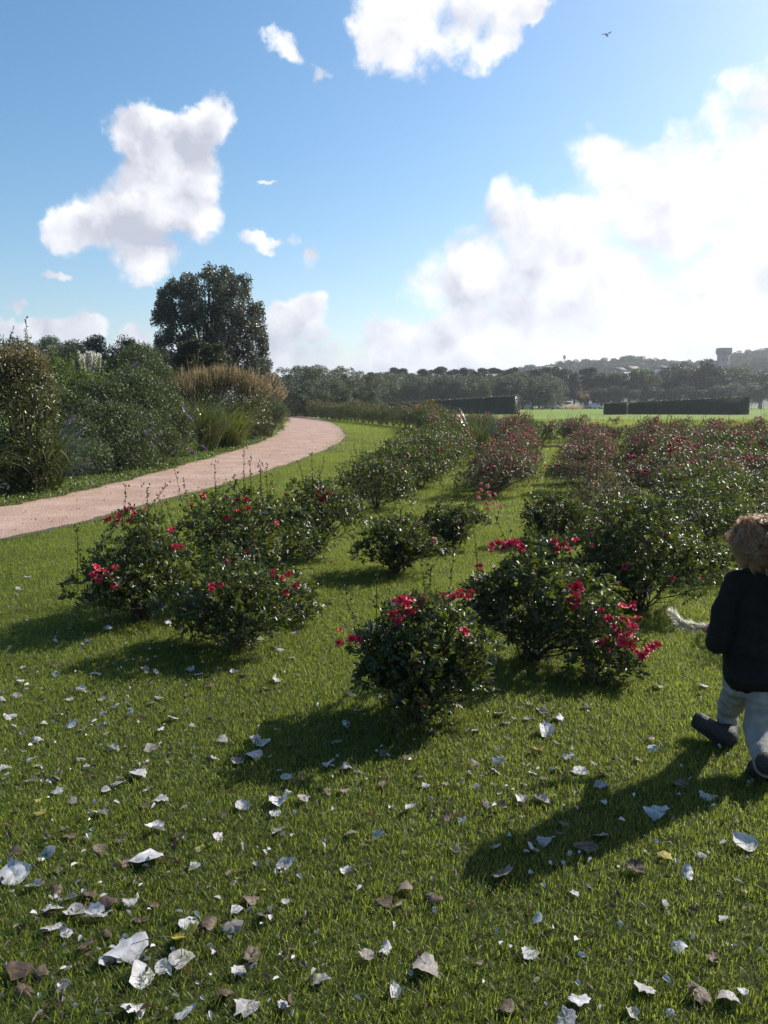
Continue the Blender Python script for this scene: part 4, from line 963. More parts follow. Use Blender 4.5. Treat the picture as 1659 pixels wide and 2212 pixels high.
# kits for trees far off: height 1, foot at 0
def tree_kit(seed, kind):
    rng = np.random.default_rng(seed); L = []
    if kind == 'willow':
        for k in range(34):
            a, u, z = rng.uniform(0, 6.28), math.sqrt(rng.random()), rng.uniform(.10, .88)
            w_ = .36 * math.sqrt(max(.05, 1 - ((z - .40) / .56) ** 2)); L.append((w_ * u * math.cos(a), w_ * u * math.sin(a), z, rng.uniform(.08, .14)))
        n, lf = 8000, .030
    elif kind == 'round':
        for k in range(24):
            a, u, z = rng.uniform(0, 6.28), math.sqrt(rng.random()), rng.uniform(.28, .86)
            w_ = .40 * math.sqrt(max(.05, 1 - ((z - .55) / .42) ** 2)); L.append((w_ * u * math.cos(a), w_ * u * math.sin(a), z, rng.uniform(.10, .17)))
        n, lf = 6500, .036
    else:
        for k in range(24):
            z = rng.uniform(.1, .95); w_ = .13 * (1 - (z - .3) ** 2 * 1.6); a = rng.uniform(0, 6.28); L.append((w_ * math.cos(a), w_ * math.sin(a), z, rng.uniform(.05, .08)))
        n, lf = 3500, .032
    g = Geo(); mass(g, rng, L, n, lf, .6, True, stretch=1.0, inner=.35)
    t_ = Geo(); t_.tube(np.array([[0, 0, -.02], [.01, 0, .3], [-.01, .01, .6], [0, 0, .85]]), [.022, .018, .012, .005], 6)
    for k in range(5):
        l = L[int(rng.integers(0, len(L)))]; t_.tube(np.array([[0, 0, .2 + .08 * k], [l[0] * .5, l[1] * .5, l[2] * .8], l[:3]]), [.011, .008, .003], 5)
    return g, t_
KIT = {}
for kind, mats in (('willow', ('greytree', 'greentree', 'darktree')), ('round', ('darktree', 'greentree', 'greytree')), ('poplar', ('darktree', 'greentree'))):
    for v_ in range(3):
        g_, t_ = tree_kit(500 + v_ * 7 + len(kind), kind); tm = t_.mesh('tree_trunk', M['bark'])
        for mk in mats: KIT[kind, mk, v_] = (g_.mesh('tree_crown', M[mk]), tm)
rt = random.Random(31)
def far_tree(name, kind, mk, X, topY, d, label, grp, widen=1.0, zf=None):
    q = at(X, 872, d); zb = float(zf(q.x, d)) if zf else 0.0
    top = at(X, topY, d).z; h = max(3.0, top - zb) if zf is None else top - zb
    o = empty(name, (q.x, d, zb), label, 'tree', grp, rt.uniform(0, 6.28), (h * widen, h * widen, h))
    cr, tk = KIT[kind, mk, rt.randrange(3)]; link('crown', cr, o); link('trunk', tk, o)
# grey willows left of centre
i = 0
for X, Y, d, wd in ((585, 800, 95, 1.0), (612, 790, 100, 1.1), (640, 786, 98, 1.1), (668, 783, 104, 1.1), (696, 788, 99, 1.1), (722, 793, 106, 1.1), (750, 788, 103, 1.1), (776, 797, 110, 1.1), (800, 803, 108, 1.1), (625, 815, 88, 1.3), (680, 818, 90, 1.3), (735, 820, 92, 1.3), (790, 822, 98, 1.3)):
    far_tree('willow_tree', 'willow', 'greytree', X, Y, d, 'grey-green willow, %s planted in the clump left of the long hedge' % ordn(i), 'willows left of centre', wd); i += 1
i = 0; X = 815
while X < 1205:
    Y = 806 + 4 * math.sin(X * .05) + rt.uniform(-4, 4)
    far_tree('field_tree', 'willow', 'greytree' if rt.random() < .45 else 'greentree', X, Y, 205 + rt.uniform(-8, 8), 'leafy tree %s from the left in the front row behind the field' % ordn(i), 'front row of trees behind the field', 1.25)
    i += 1; X += 21
i = 0; X = 805
while X < 1330:
    far_tree('poplar_tree', 'poplar', 'darktree', X, 801 + rt.uniform(-7, 7) + (X > 1200) * 2, 238 + rt.uniform(-8, 8), 'slim dark poplar %s from the left in the back row behind the field' % ordn(i), 'back row of poplars', 1.5)
    i += 1; X += 15
i = 0
for X in range(812, 1330, 26):
    far_tree('dark_tree', 'round', 'darktree', X, 817 + rt.uniform(-4, 5), 262, 'round dark tree %s from the left between the back poplars' % ordn(i), 'dark trees among the back poplars', 1.1); i += 1
i = 0
for X, Y, d, mk, wd in ((1222, 808, 246, 'darktree', 1), (1262, 812, 246, 'darktree', 1), (1325, 800, 240, 'greentree', 1.1), (1360, 792, 238, 'greentree', 1.1), (1395, 796, 236, 'greentree', 1.0), (1430, 806, 240, 'darktree', 1.1), (1465, 786, 242, 'darktree', 1.0),
                        (1500, 778, 238, 'darktree', 1.0), (1535, 786, 240, 'darktree', 1.0), (1560, 795, 238, 'darktree', 1.1), (1585, 790, 242, 'greentree', 1.0), (1610, 800, 236, 'darktree', 1.1), (1640, 804, 238, 'greentree', 1.0), (1675, 795, 240, 'darktree', 1),
                        (1575, 826, 226, 'greytree', 1.3), (1612, 838, 222, 'greytree', 1.4), (1645, 822, 224, 'greytree', 1.3), (1545, 834, 226, 'darktree', 1.4), (1300, 835, 230, 'darktree', 1.5), (1340, 832, 230, 'darktree', 1.4), (1420, 836, 230, 'darktree', 1.6), (1490, 832, 230, 'darktree', 1.6), (1180, 838, 226, 'darktree', 1.4), (1225, 836, 235, 'darktree', 1.4), (1265, 838, 235, 'darktree', 1.4), (1385, 838, 229, 'darktree', 1.4), (1455, 836, 229, 'darktree', 1.5), (1518, 836, 229, 'darktree', 1.5)):
    far_tree('broad_tree', 'round', mk, X, Y, d, 'broad full-crowned tree, %s of those behind the right hedge and the cars' % ordn(i), 'broad trees behind the right hedge', wd * 1.1); i += 1
# hillside wood: single trees one can tell apart
i = 0
prof = [(1085, 800), (1110, 790), (1150, 788), (1195, 784), (1240, 774), (1290, 772), (1350, 769), (1400, 773), (1450, 778), (1500, 776), (1545, 778), (1580, 760), (1620, 752), (1659, 746), (1720, 740)]
px_, py_ = zip(*prof); X = 1086
while X < 1700:
    far_tree('hill_tree', 'round', 'darktree' if rt.random() < .7 else 'greentree', X, np.interp(X, px_, py_) + rt.uniform(-3, 5), 645, 'rounded tree %s from the left along the top of the hill' % ordn(i), 'trees along the hill top', 1.15, hillz); i += 1; X += rt.uniform(10, 15)
for row, (dy, d) in enumerate(((9, 600), (17, 560), (25, 520))):
    X = 1095 + row * 6; i = 0
    while X < 1690:
        far_tree('hill_tree', 'round', 'darktree' if rt.random() < .6 else 'greentree', X, np.interp(X, px_, py_) + dy + rt.uniform(-3, 4), d, 'tree %s from the left on the %s slope of the hill' % (ordn(i), ('upper', 'middle', 'lower')[row]), 'trees on the %s hillside' % ('upper', 'middle', 'lower')[row], 1.1, hillz); i += 1; X += rt.uniform(15, 23)

# tower on the hill
stone = plain_mat('tower_stone', (.20, .18, .155), (.14, .125, .11), .9, .6, bump=.5)
q = at(1557, 872, 548); zt = at(1557, 752, 548).z; tb = float(hillz(q.x, 548)) - 1
o = empty('castle_tower', (q.x, 548, tb), 'square stone castle tower with battlements on the hill at the right', 'tower'); H = zt - tb; w_ = 6.4
g = Geo(); g.box((0, 0, (H - 3) / 2), (w_, w_, H - 3)); link('wall', g.mesh('tower_wall', stone), o)
g = Geo(); g.box((0, 0, H - 2.2), (w_ + 1.7, w_ + 1.7, 2.2))
for s in np.linspace(-w_ / 2, w_ / 2, 8):
    for sy in (-1, 1):
        g.box((s, sy * (w_ / 2 + .42), H - 3.8), (.5, .84, 1.1)); g.box((sy * (w_ / 2 + .42), s, H - 3.8), (.84, .5, 1.1))
link('parapet', g.mesh('tower_parapet', stone), o)
for s in np.linspace(-w_ / 2, w_ / 2, 5):
    for sy in (-1, 1):
        for pos in ((s, sy * (w_ / 2 + .45)), (sy * (w_ / 2 + .45), s)):
            if pos[0] == sy * (w_ / 2 + .45) and abs(s) > w_ / 2 - .1: continue
            g = Geo(); g.box((pos[0], pos[1], H - .55), (1.2, 1.2, 1.1)); link('merlon', g.mesh('merlon', stone), o)
wd = plain_mat('dark_opening', (.02, .02, .022), rough=.5)
for s in (-1.6, 1.4):
    for z in (H - 8, H - 13):
        g = Geo(); g.box((s, -w_ / 2 - .02, z), (.9, .12, 2.2)); link('window', g.mesh('tower_window', wd), o)
# telecom mast
steel = plain_mat('mast_steel', (.30, .31, .33), rough=.5, metal=.4)
q = at(1216, 872, 640); zb = float(hillz(q.x, 640)); zt = at(1216, 766, 640).z
o = empty('telecom_mast', (q.x, 640, zb), 'thin lattice telecom mast rising from the hill trees', 'mast'); H = zt - zb
g = Geo()
for a in range(3):
    r = lambda z: .9 * (1 - z / H) + .35
    P_ = lambda a_, z: [r(z) * math.cos(a_ * 2.094), r(z) * math.sin(a_ * 2.094), z]
    g.tube([P_(a, 0), P_(a, H)], [.16, .12], 5)
    for k in range(14): g.tube([P_(a, H * k / 14), P_(a + 1, H * (k + 1) / 14)], .07, 4)
link('lattice', g.mesh('mast_lattice', steel), o)
for k in range(4):
    g = Geo(); g.box((.9 * math.cos(k * 1.57), .9 * math.sin(k * 1.57), H - 2), (.5, .5, 2.4)); link('antenna', g.mesh('antenna', steel), o)
# small houses on the slope
hw = plain_mat('house_render', (.72, .70, .66), rough=.8); hr = plain_mat('house_roof', (.16, .13, .12), rough=.8)
for k, (X, Y, d, wx, lab) in enumerate(((1185, 793, 590, 9, 'small white house low on the slope below the mast'), (1200, 795, 585, 7, 'tiny pale house beside the one below the mast'), (1340, 796, 500, 12, 'white gabled house at the foot of the hill, left of the two together'),
                                        (1362, 793, 505, 11, 'white gabled house at the foot of the hill, right of the two together'), (1432, 792, 545, 18, 'long pale low building on the hill slope'))):
    q = at(X, Y, d - 60); zb = q.z - 7
    o = empty('house', (q.x, d - 60, zb), lab, 'house', 'houses on the hill slope', .2 * k)
    g = Geo(); g.box((0, 0, 2.5), (wx, 7, 5)); link('wall', g.mesh('house_wall', hw), o)
    g = Geo(); a = wx / 2 + .3; g.add([(-a, -3.9, 5), (a, -3.9, 5), (a, 3.9, 5), (-a, 3.9, 5), (-a, 0, 7.6), (a, 0, 7.6)], [np.array([[0, 1, 5, 4], [2, 3, 4, 5], [0, 3, 2, 1]]), np.array([[0, 4, 3], [1, 2, 5]])]); link('roof', g.mesh('house_roof', hr), o)
    for s in np.linspace(-wx / 2 + 1.5, wx / 2 - 1.5, 3):
        for z in (1.4, 3.7):
            g = Geo(); g.box((s, -3.52, z), (1, .1, 1.2)); link('window', g.mesh('house_window', wd), o)

# clipped wedge hedges
def hedge(label, X0, X1, d0, d1, h0, h1, thick, n, seed):
    a = at(X0, 872, d0); b = at(X1, 872, d1); rng = np.random.default_rng(seed)
    o = empty('clipped_hedge', (a.x, d0, 0), label, 'hedge', 'clipped wedge hedges'); e = np.array([b.x - a.x, d1 - d0, 0]); ln = np.linalg.norm(e); ex = e / ln; ey = np.array([-ex[1], ex[0], 0])
    def pt(s, t_, z): return ex * s * ln + ey * t_ * thick + np.array([0, 0, z])
    g = Geo(); ins = .06
    V = [pt(s, t_, z) for s, hh in ((.004, h0), (.996, h1)) for t_ in (ins, 1 - ins) for z in (0, hh - .1)]
    g.add(V, [np.array([[0, 1, 3, 2], [4, 6, 7, 5], [0, 4, 5, 1], [2, 3, 7, 6], [1, 5, 7, 3]])], .15)
    k = rng.random(n); s = rng.random(n); t_ = rng.random(n); hh = h0 + (h1 - h0) * s; z = rng.random(n) * hh; nv = np.zeros((n, 3))
    fr = k < .5; tp = (k >= .5) & (k < .8); bk = (k >= .8) & (k < .9); en = k >= .9
    t_ = np.where(fr, 0, np.where(bk, 1, t_)); z = np.where(tp, hh, z); s = np.where(en, rng.integers(0, 2, n), s); z = np.where(en, rng.random(n) * np.where(s > .5, h1, h0), z)
    nv[fr] = -ey; nv[bk] = ey; nv[tp] = (0, 0, 1); nv[en] = ex * np.sign(s[en] - .5)[:, None]
    P = ex * (s * ln)[:, None] + ey * (t_ * thick)[:, None] + np.array([0, 0, 1.]) * z[:, None] + nv * (rng.random(n) * .10 - .05)[:, None]
    g.leaves(P, unit(rdir(rng, n) + nv * .3), unit(nv + rdir(rng, n) * .7), .13 * rng.uniform(.6, 1.2, n), .08, rng.random(n), .2, .1, True)
    link('foliage', g.mesh('hedge_foliage', M['hedge']), o)
    g = Geo()
    for s in np.linspace(.02, .98, max(4, int(ln / 1.5))): g.tube([pt(s, .5, -.02), pt(s, .5, h0 * .8)], .03, 5)
    link('stems', g.mesh('hedge_stems', M['bark']), o)
hedge('long clipped hedge rising to a high square end beside the staked young tree', 820, 1107, 132, 110, 1.55, 2.62, 1.6, 15000, 601)
hedge('long clipped hedge in the field at the right, higher at its right end', 1356, 1619, 112, 107, 1.68, 2.52, 1.6, 15000, 602)
hedge('short low clipped hedge at the left end of the long right hedge', 1305, 1355, 108.5, 107.5, 1.55, 1.66, 1.6, 4000, 603)

# field furniture
white = plain_mat('white_paint', (.75, .75, .75), rough=.5); wood = plain_mat('weathered_wood', (.20, .17, .13), rough=.8); pale = plain_mat('pale_wood', (.42, .38, .32), rough=.8)
x0, x1 = at(1200, 872, 208).x, at(1236, 872, 208).x
o = empty('goal_frame', ((x0 + x1) / 2, 208, 0), 'white football goal frame in front of the parked white car', 'goal'); hwid = (x1 - x0) / 2
for s in (-1, 1):
    g = Geo(); g.tube([(s * hwid, 0, 0), (s * hwid, 0, 2.0)], .09, 8); link('goal_post', g.mesh('goal_post', white), o)
g = Geo(); g.tube([(-hwid - .09, 0, 2.05), (hwid + .09, 0, 2.05)], .09, 8); link('crossbar', g.mesh('crossbar', white), o)
def sapling(X, d, h, label, crown_mat=None, cn=160, two=False, stake=wood, cr=.5):
    q = at(X, 872, d); rng = np.random.default_rng(int(X)); o = empty('young_tree' if crown_mat else 'wooden_post', (q.x, d, 0), label, 'young tree' if crown_mat else 'post', 'posts and young trees in the field')
    g = Geo(); g.tube([(0, 0, -.02), (rng.normal() * .04, 0, h * .8)], [.05, .05] if crown_mat is None else [.045, .03], 6); link('trunk' if crown_mat else 'post_shaft', g.mesh('post', M['bark'] if crown_mat else stake), o)
    if crown_mat is None:
        g = Geo(); g.tube([(0, 0, h * .8 + .0), (0, 0, h * .84)], [.07, .03], 6); link('post_top', g.mesh('post_top', stake), o)
    if two:
        for s in (-.35, .3):
            g = Geo(); g.tube([(s, 0, 0), (s, 0, h * .62)], .055, 6); link('stake', g.mesh('stake', stake), o)
    if crown_mat:
        g = Geo(); L = [(rng.normal() * cr * .5, rng.normal() * cr * .5, h * rng.uniform(.7, 1), cr * rng.uniform(.4, .7)) for _ in range(7)]
        mass(g, rng, L, cn, .22, .5, True, inner=.2); link('crown', g.mesh('sapling_crown', crown_mat), o)
sapling(1119, 122, 2.6, 'young tree tied between two stakes at the end of the left long hedge', M['greytree'], 190, True, cr=.8)
sapling(1145, 190, 2.4, 'thin dark post in front of the leftmost white car')
sapling(1192, 190, 2.6, 'thin dark post in front of the middle white car')
sapling(1215, 185, 2.3, 'thin dark post seen through the football goal')
sapling(1238, 183, 2.3, 'thin dark post just right of the football goal')
sapling(1288, 190, 2.9, 'thin dark post in front of the rightmost white car')
sapling(1624, 185, 3.2, 'pale wooden post just right of the long right hedge', None, stake=pale)
sapling(1650, 185, 3.2, 'pale wooden post near the right side of the photo', None, stake=pale)
M['orange'] = leaf_mat('autumn_leaf', (.22, .09, .03), (.34, .17, .05), (.4, .18, .05))
sapling(1258, 200, 4.0, 'small tree with orange autumn leaves left of the rightmost car', M['orange'], 420, cr=1.3)
grass_clump('ornamental_grass', 'tan dried reed clump beyond the goal left of the orange tree', (at(1240, 872, 214).x, 214), 800, 2.2, 2.2, .05, 640, M['plume_tan'])
g = Geo(); g.box((0, 0, .25), (.9, .5, .5)); 
o = empty('white_box', (at(1109, 872, 117).x, 117, 0), 'small white box on the grass at the end of the left long hedge', 'box'); link('box_body', g.mesh('box_body', white), o)
g = Geo(); g.box((0, 0, .53), (1.0, .6, .06)); link('lid', g.mesh('lid', white), o)

# parked cars
paint = plain_mat('white_car_paint', (.72, .73, .75), (.70, .71, .73), .25, 3); glass = plain_mat('dark_glass', (.02, .025, .03), rough=.08, spec=.8); rub = plain_mat('rubber', (.02, .02, .02), rough=.8)
rimm = plain_mat('alloy', (.45, .45, .47), rough=.3, metal=.8); lampm = plain_mat('lamp_lens', (.6, .6, .62), rough=.15); redm = plain_mat('tail_lens', (.35, .02, .02), rough=.2); trim = plain_mat('dark_trim', (.03, .03, .032), rough=.5)
def car_profile(g, prof, hw, inset, mi=0):
    n = len(prof); V = [(x, -hw * k, z) for (x, z), k in zip(prof, inset)] + [(x, hw * k, z) for (x, z), k in zip(prof, inset)]
    i = np.arange(n); j = (i + 1) % n; g.add(V, [np.stack([i, j, j + n, i + n], 1), np.array([list(range(n))[::-1], list(range(n, 2 * n))])], .5, mi)
def make_car(label, x, y, rz, tall=1.0):
    o = empty('parked_car', (x, y, .02), label, 'car', 'white cars parked beyond the field', rz)
    g = Geo(); car_profile(g, [(-2.05, .32), (-2.08, .62), (-2.02, .95), (-1.6, 1.02), (.75, 1.0), (1.5, .88), (2.02, .68), (2.1, .42), (2.02, .26), (-1.9, .24)], .86, [.95, 1, 1, 1, 1, .98, .88, .9, .9, .95])
    body = link('body', g.mesh('car_body', paint), o)
    g = Geo(); car_profile(g, [(-1.95, .95), (-1.72, 1.38 * tall), (-1.2, 1.50 * tall), (.05, 1.50 * tall), (.45, 1.38 * tall), (1.1, .97)], .80, [.98, .82, .78, .78, .82, .98]); link('cabin', g.mesh('car_cabin', paint), o)
    for s in (-1, 1):
        for q0, q1 in ((-1.5, -.95), (-.85, -.05), (.02, .70)):
            g = Geo(); zt = 1.36 * tall; yk = lambda z: s * (.80 * (.98 - .17 * (z - .97) / .41) + .012)
            tl, tr = q0 + .08, min(q1, .40)
            g.add([(q0, yk(1.03), 1.03), (q1, yk(1.03), 1.03), (tr, yk(zt), zt), (tl, yk(zt), zt), (q0, yk(1.03) - s * .03, 1.03), (q1, yk(1.03) - s * .03, 1.03), (tr, yk(zt) - s * .03, zt), (tl, yk(zt) - s * .03, zt)],
                  [np.array([[0, 1, 2, 3], [7, 6, 5, 4], [0, 4, 5, 1], [2, 6, 7, 3]])]); link('side_window', g.mesh('side_window', glass), o)
    g = Geo(); g.add([(1.06, -.66, 1.02), (1.06, .66, 1.02), (.52, .58, 1.36 * tall), (.52, -.58, 1.36 * tall)], [np.array([[0, 1, 2, 3]])]); ob = link('windscreen', g.mesh('windscreen', glass), o); ob.location = (.03, 0, .02)
    g = Geo(); g.add([(-1.94, -.66, 1.02), (-1.94, .66, 1.02), (-1.76, .56, 1.34 * tall), (-1.76, -.56, 1.34 * tall)], [np.array([[3, 2, 1, 0]])]); ob = link('rear_window', g.mesh('rear_window', glass), o); ob.location = (-.03, 0, .01)
    for wx in (-1.3, 1.28):
        for s in (-1, 1):
            g = Geo(); g.tube([(wx, s * .70, .31), (wx, s * .89, .31)], .32, 16); wh = link('wheel', g.mesh('tyre', rub), o)
            g = Geo(); g.tube([(wx, s * .84, .31), (wx, s * .905, .31)], .19, 10); link('rim', g.mesh('rim', rimm), wh)
    for s in (-1, 1):
        g = Geo(); g.box((1.93, s * .62, .70), (.22, .32, .13)); link('headlight', g.mesh('headlight', lampm), o)
        g = Geo(); g.box((-2.05, s * .72, .86), (.10, .18, .26)); link('tail_light', g.mesh('tail_light', redm), o)
        g = Geo(); g.box((.72, s * .97, 1.06), (.16, .2, .13)); link('mirror', g.mesh('mirror', paint), o)
    g = Geo(); g.box((2.08, 0, .45), (.08, 1.1, .18)); link('grille', g.mesh('grille', trim), o)
make_car('white hatchback leftmost of the three parked beyond the field', at(1136, 872, 229).x, 229, math.pi)
make_car('white hatchback seen side-on directly left of the football goal, facing right', at(1196, 872, 227).x, 227, -.25)
make_car('white car rightmost of the three, beside the orange-leaved tree', at(1286, 872, 226).x, 226, -.35, 1.04)
# bird
q = at(1311, 76, 60); g = Geo(); g.ellipsoid((0, 0, 0), (.16, .05, .05), 10, 6)
g.leaves(np.array([[0, 0, .02], [0, 0, .02], [-.14, 0, 0]]), np.array([[-.2, 1, .35], [-.2, -1, .35], [-1, 0, 0]]), np.array([[0, -.3, 1], [0, .3, 1], [0, 0, 1.]]), np.array([.34, .34, .14]), np.array([.13, .13, .1]), .5, .1, .1)
g.ellipsoid((.17, 0, .015), (.045, .035, .035), 8, 6)
tag(link('bird', g.mesh('bird', plain_mat('bird_feather', (.05, .05, .05))), None, tuple(q), 1.0, 1.3), 'small dark bird flying high in the blue sky at the right', 'bird')

# ------------------------------------------------------------------ the child
def capsule_chain(g, pts, rad, seg=12):
    pts = [np.array(p, float) for p in pts]
    for i in range(len(pts) - 1):
        n_ = max(3, int(np.linalg.norm(pts[i + 1] - pts[i]) / (min(rad[i], rad[i + 1]) * .5)))
        for s in np.linspace(0, 1, n_):
            g.ellipsoid(pts[i] * (1 - s) + pts[i + 1] * s, [rad[i] * (1 - s) + rad[i + 1] * s] * 3, seg, 8)
def fuse(o, voxel, smooth=4, disp=None):
    md = o.modifiers.new('fuse', 'REMESH'); md.mode = 'VOXEL'; md.voxel_size = voxel; md.use_smooth_shade = True
    md = o.modifiers.new('smooth', 'SMOOTH'); md.iterations = smooth; md.factor = .6
    if disp:
        tx = bpy.data.textures.new('folds', 'CLOUDS'); tx.noise_scale = disp[1]; tx.noise_depth = 3
        md = o.modifiers.new('folds', 'DISPLACE'); md.texture = tx; md.strength = disp[0]; md.mid_level = .5; md.texture_coords = 'LOCAL'
BX, BY = 1.55, 3.12
def C(X, Y, d): q = at(X, Y, d); return np.array([q.x - BX, q.y - BY, q.z])
skin = plain_mat('skin', (.62, .36, .26), (.55, .30, .21), .5, 20)
face = unit(np.array([-.74, .62, -.22])); upv = unit(np.array([-.10, .08, 1.0])); sidev = unit(np.cross(face, upv)); upv = np.cross(sidev, face)
RM = np.stack([face, sidev, upv], 1)                      # local x = facing, y = the child's right, z = up
hc = C(1634, 1180, 3.13)
def hl(x, y, z): return hc + RM @ np.array([x, y, z])
person = empty('person', (BX, BY, 0), 'small child in a black jacket and grey trousers walking away at the right side', 'person')
g = Geo()
g.ellipsoid(hl(-.008, 0, .018), (.088, .072, .082), 20, 14, RM); g.ellipsoid(hl(.030, 0, -.035), (.052, .054, .058), 16, 10, RM); g.ellipsoid(hl(.055, 0, -.075), (.022, .026, .018), 12, 8, RM)
g.ellipsoid(hl(.088, 0, -.022), (.012, .009, .014), 10, 8, RM); g.ellipsoid(hl(.070, 0, .01), (.018, .04, .012), 10, 8, RM)
g.ellipsoid(hl(.072, 0, -.052), (.012, .020, .008), 10, 8, RM)
for s in (-1, 1): g.ellipsoid(hl(-.008, s * .070, -.012), (.016, .009, .024), 10, 8, RM); g.ellipsoid(hl(.048, s * .036, -.035), (.024, .02, .024), 10, 8, RM)
neck = hl(-.018, 0, -.105); chest = C(1637, 1330, 3.12); hip = C(1632, 1470, 3.10)
capsule_chain(g, [hl(-.015, 0, -.05), neck], [.038, .036])
capsule_chain(g, [neck, chest, hip], [.05, .085, .085])
sL, sR = C(1592, 1258, 3.13), C(1672, 1262, 3.02) + np.array([.02, 0, 0])
eL, eR = C(1550, 1388, 3.10), C(1725, 1390, 3.1)
wL = C(1547, 1358, 3.26); wR = C(1700, 1360, 3.3)
capsule_chain(g, [sL, eL, wL], [.034, .028, .02]); capsule_chain(g, [sR, eR, wR], [.034, .028, .02])
capsule_chain(g, [neck - [0, 0, .03], sL], [.04, .035]); capsule_chain(g, [neck - [0, 0, .03], sR], [.04, .035])
grip = C(1532, 1352, 3.30); axis = unit(C(1500, 1352, 3.30) - grip)
def hand(g, wr, gr, ax):
    d0 = unit(gr - wr); pal = wr + d0 * .032; g.ellipsoid(pal, (.022, .022, .016), 12, 8); capsule_chain(g, [wr, pal], [.017, .016], 8)
    nrm = unit(np.cross(ax, d0))
    for k in range(4):
        b = pal + ax * (.018 - .012 * k) + d0 * .014; ln_ = (.022, .026, .024, .019)[k]
        p1 = b + d0 * ln_ * .7 + nrm * .010; p2 = p1 + nrm * ln_ * .7 - d0 * .004; p3 = p2 - d0 * ln_ * .65 + nrm * .002
        capsule_chain(g, [b, p1, p2, p3], [.0062, .006, .0056, .005], 8)
    b = pal + ax * .020 - d0 * .006; capsule_chain(g, [b, b + nrm * .014 + ax * .006, b + nrm * .024 + d0 * .014], [.0078, .0068, .0058], 8)
hand(g, wL, grip, axis); hand(g, wR, wR + unit(np.array([-.5, .6, 0])) * .05, axis)
hipL, hipR = C(1600, 1478, 3.14), C(1655, 1482, 3.04); kL, kR = C(1573, 1535, 3.28), C(1632, 1580, 3.02); aL, aR = C(1573, 1590, 3.28), C(1657, 1660, 2.84)
capsule_chain(g, [hipL, kL, aL], [.055, .042, .026]); capsule_chain(g, [hipR, kR, aR], [.055, .042, .026])
bodyo = link('body', g.mesh('body', skin, True), person); fuse(bodyo, .0042, 3)
for s in (-1, 1):
    g = Geo(); g.ellipsoid(hl(.076, s * .028, -.006), (.0075, .0105, .008), 10, 8, RM); link('eye', g.mesh('eye', plain_mat('eye', (.05, .06, .08), rough=.1)), person)
# jacket
jk = plain_mat('black_fleece', (.011, .0095, .008), (.007, .006, .005), .85, 40, bump=.5, spec=.25)
g = Geo(); hem = C(1622, 1452, 3.11)
capsule_chain(g, [neck + [0, 0, .012], neck - [0, 0, .03]], [.052, .062])
capsule_chain(g, [neck - [0, 0, .04], chest + [0, 0, .03], C(1625, 1400, 3.11), hem], [.075, .110, .118, .112])
capsule_chain(g, [neck - [0, 0, .035], sL], [.06, .054]); capsule_chain(g, [neck - [0, 0, .035], sR], [.06, .054])
capsule_chain(g, [sL, (sL + eL) / 2 + [-.012, 0, 0], eL, wL], [.054, .054, .048, .036]); capsule_chain(g, [sR, eR, wR], [.054, .046, .036])
g.ellipsoid(C(1648, 1460, 3.08), (.155, .125, .062), 24, 12)
jo = link('jacket', g.mesh('jacket', jk, True), person); fuse(jo, .006, 8, (.014, .06))
# trousers
tk = plain_mat('grey_denim', (.30, .285, .265), (.21, .20, .185), .85, 14, bump=.4, spec=.2)
g = Geo(); pel = C(1628, 1478, 3.10); g.ellipsoid(pel, (.098, .082, .07), 18, 12)
cuL = C(1569, 1586, 3.28); cuR = C(1652, 1655, 2.86)
capsule_chain(g, [hipL, (hipL + kL) / 2, kL, cuL], [.070, .058, .048, .045]); capsule_chain(g, [hipR, (hipR + kR) / 2, kR, cuR], [.072, .058, .048, .043])
to = link('trousers', g.mesh('trousers', tk, True), person); fuse(to, .006, 6, (.022, .06))
# boots
bm = plain_mat('dark_boot_leather', (.030, .027, .026), (.016, .014, .013), .62, 25, spec=.4, bump=.6)
sm_ = plain_mat('boot_sole', (.02, .02, .02), rough=.9)
def boot(ank, heel, toe):
    g = Geo(); d0 = unit(toe - heel); capsule_chain(g, [ank + [0, 0, .02], heel + [0, 0, .045]], [.046, .042]); capsule_chain(g, [heel + np.array([0, 0, .038]), heel * .45 + toe * .55 + np.array([0, 0, .033]), toe + np.array([0, 0, .032]) - d0 * .035], [.038, .036, .035])
    b = link('boot', g.mesh('boot', bm, True), person); fuse(b, .005, 5)
    g = Geo(); capsule_chain(g, [heel + [0, 0, .008], heel * .5 + toe * .5 + [0, 0, .006], toe - d0 * .02 + [0, 0, .006]], [.026, .028, .027]); V = g.V
    s_ = link('sole', g.mesh('sole', sm_, True), b); fuse(s_, .005, 3)
    return b
boot(C(1572, 1585, 3.27), C(1572, 1612, 3.21), C(1497, 1560, 3.33))
h2 = gp(1668, 1690); t2 = gp(1612, 1672)
boot(aR, np.array([h2[0] - BX, h2[1] - BY, .015]), np.array([t2[0] - BX, t2[1] - BY, .0]))
# hair: a cap under many curling locks
hm, t, out = new_mat('blond_hair')
a = t.node('ShaderNodeAttribute', attribute_name='tint').outputs['Fac']
p = t.node('ShaderNodeBsdfPrincipled'); t.l.new(t.mix(a, (.15, .080, .042), (.44, .27, .15)), p.inputs['Base Color']); p.inputs['Roughness'].default_value = .38; p.inputs['Specular IOR Level'].default_value = .6
tb = t.node('ShaderNodeBsdfTranslucent'); tb.inputs[0].default_value = (.80, .54, .33, 1); mx = t.node('ShaderNodeMixShader'); mx.inputs[0].default_value = .4
t.l.new(p.outputs[0], mx.inputs[1]); t.l.new(tb.outputs[0], mx.inputs[2]); t.l.new(mx.outputs[0], out.inputs[0])
g = Geo(); rng = np.random.default_rng(99)
g.ellipsoid(hl(-.018, 0, .018), (.092, .078, .086), 24, 16, RM, t=.2)
nc = 300; th = rng.random(nc) * 2 * math.pi; cz = rng.uniform(-.8, 1, nc); sr = np.sqrt(1 - cz ** 2)
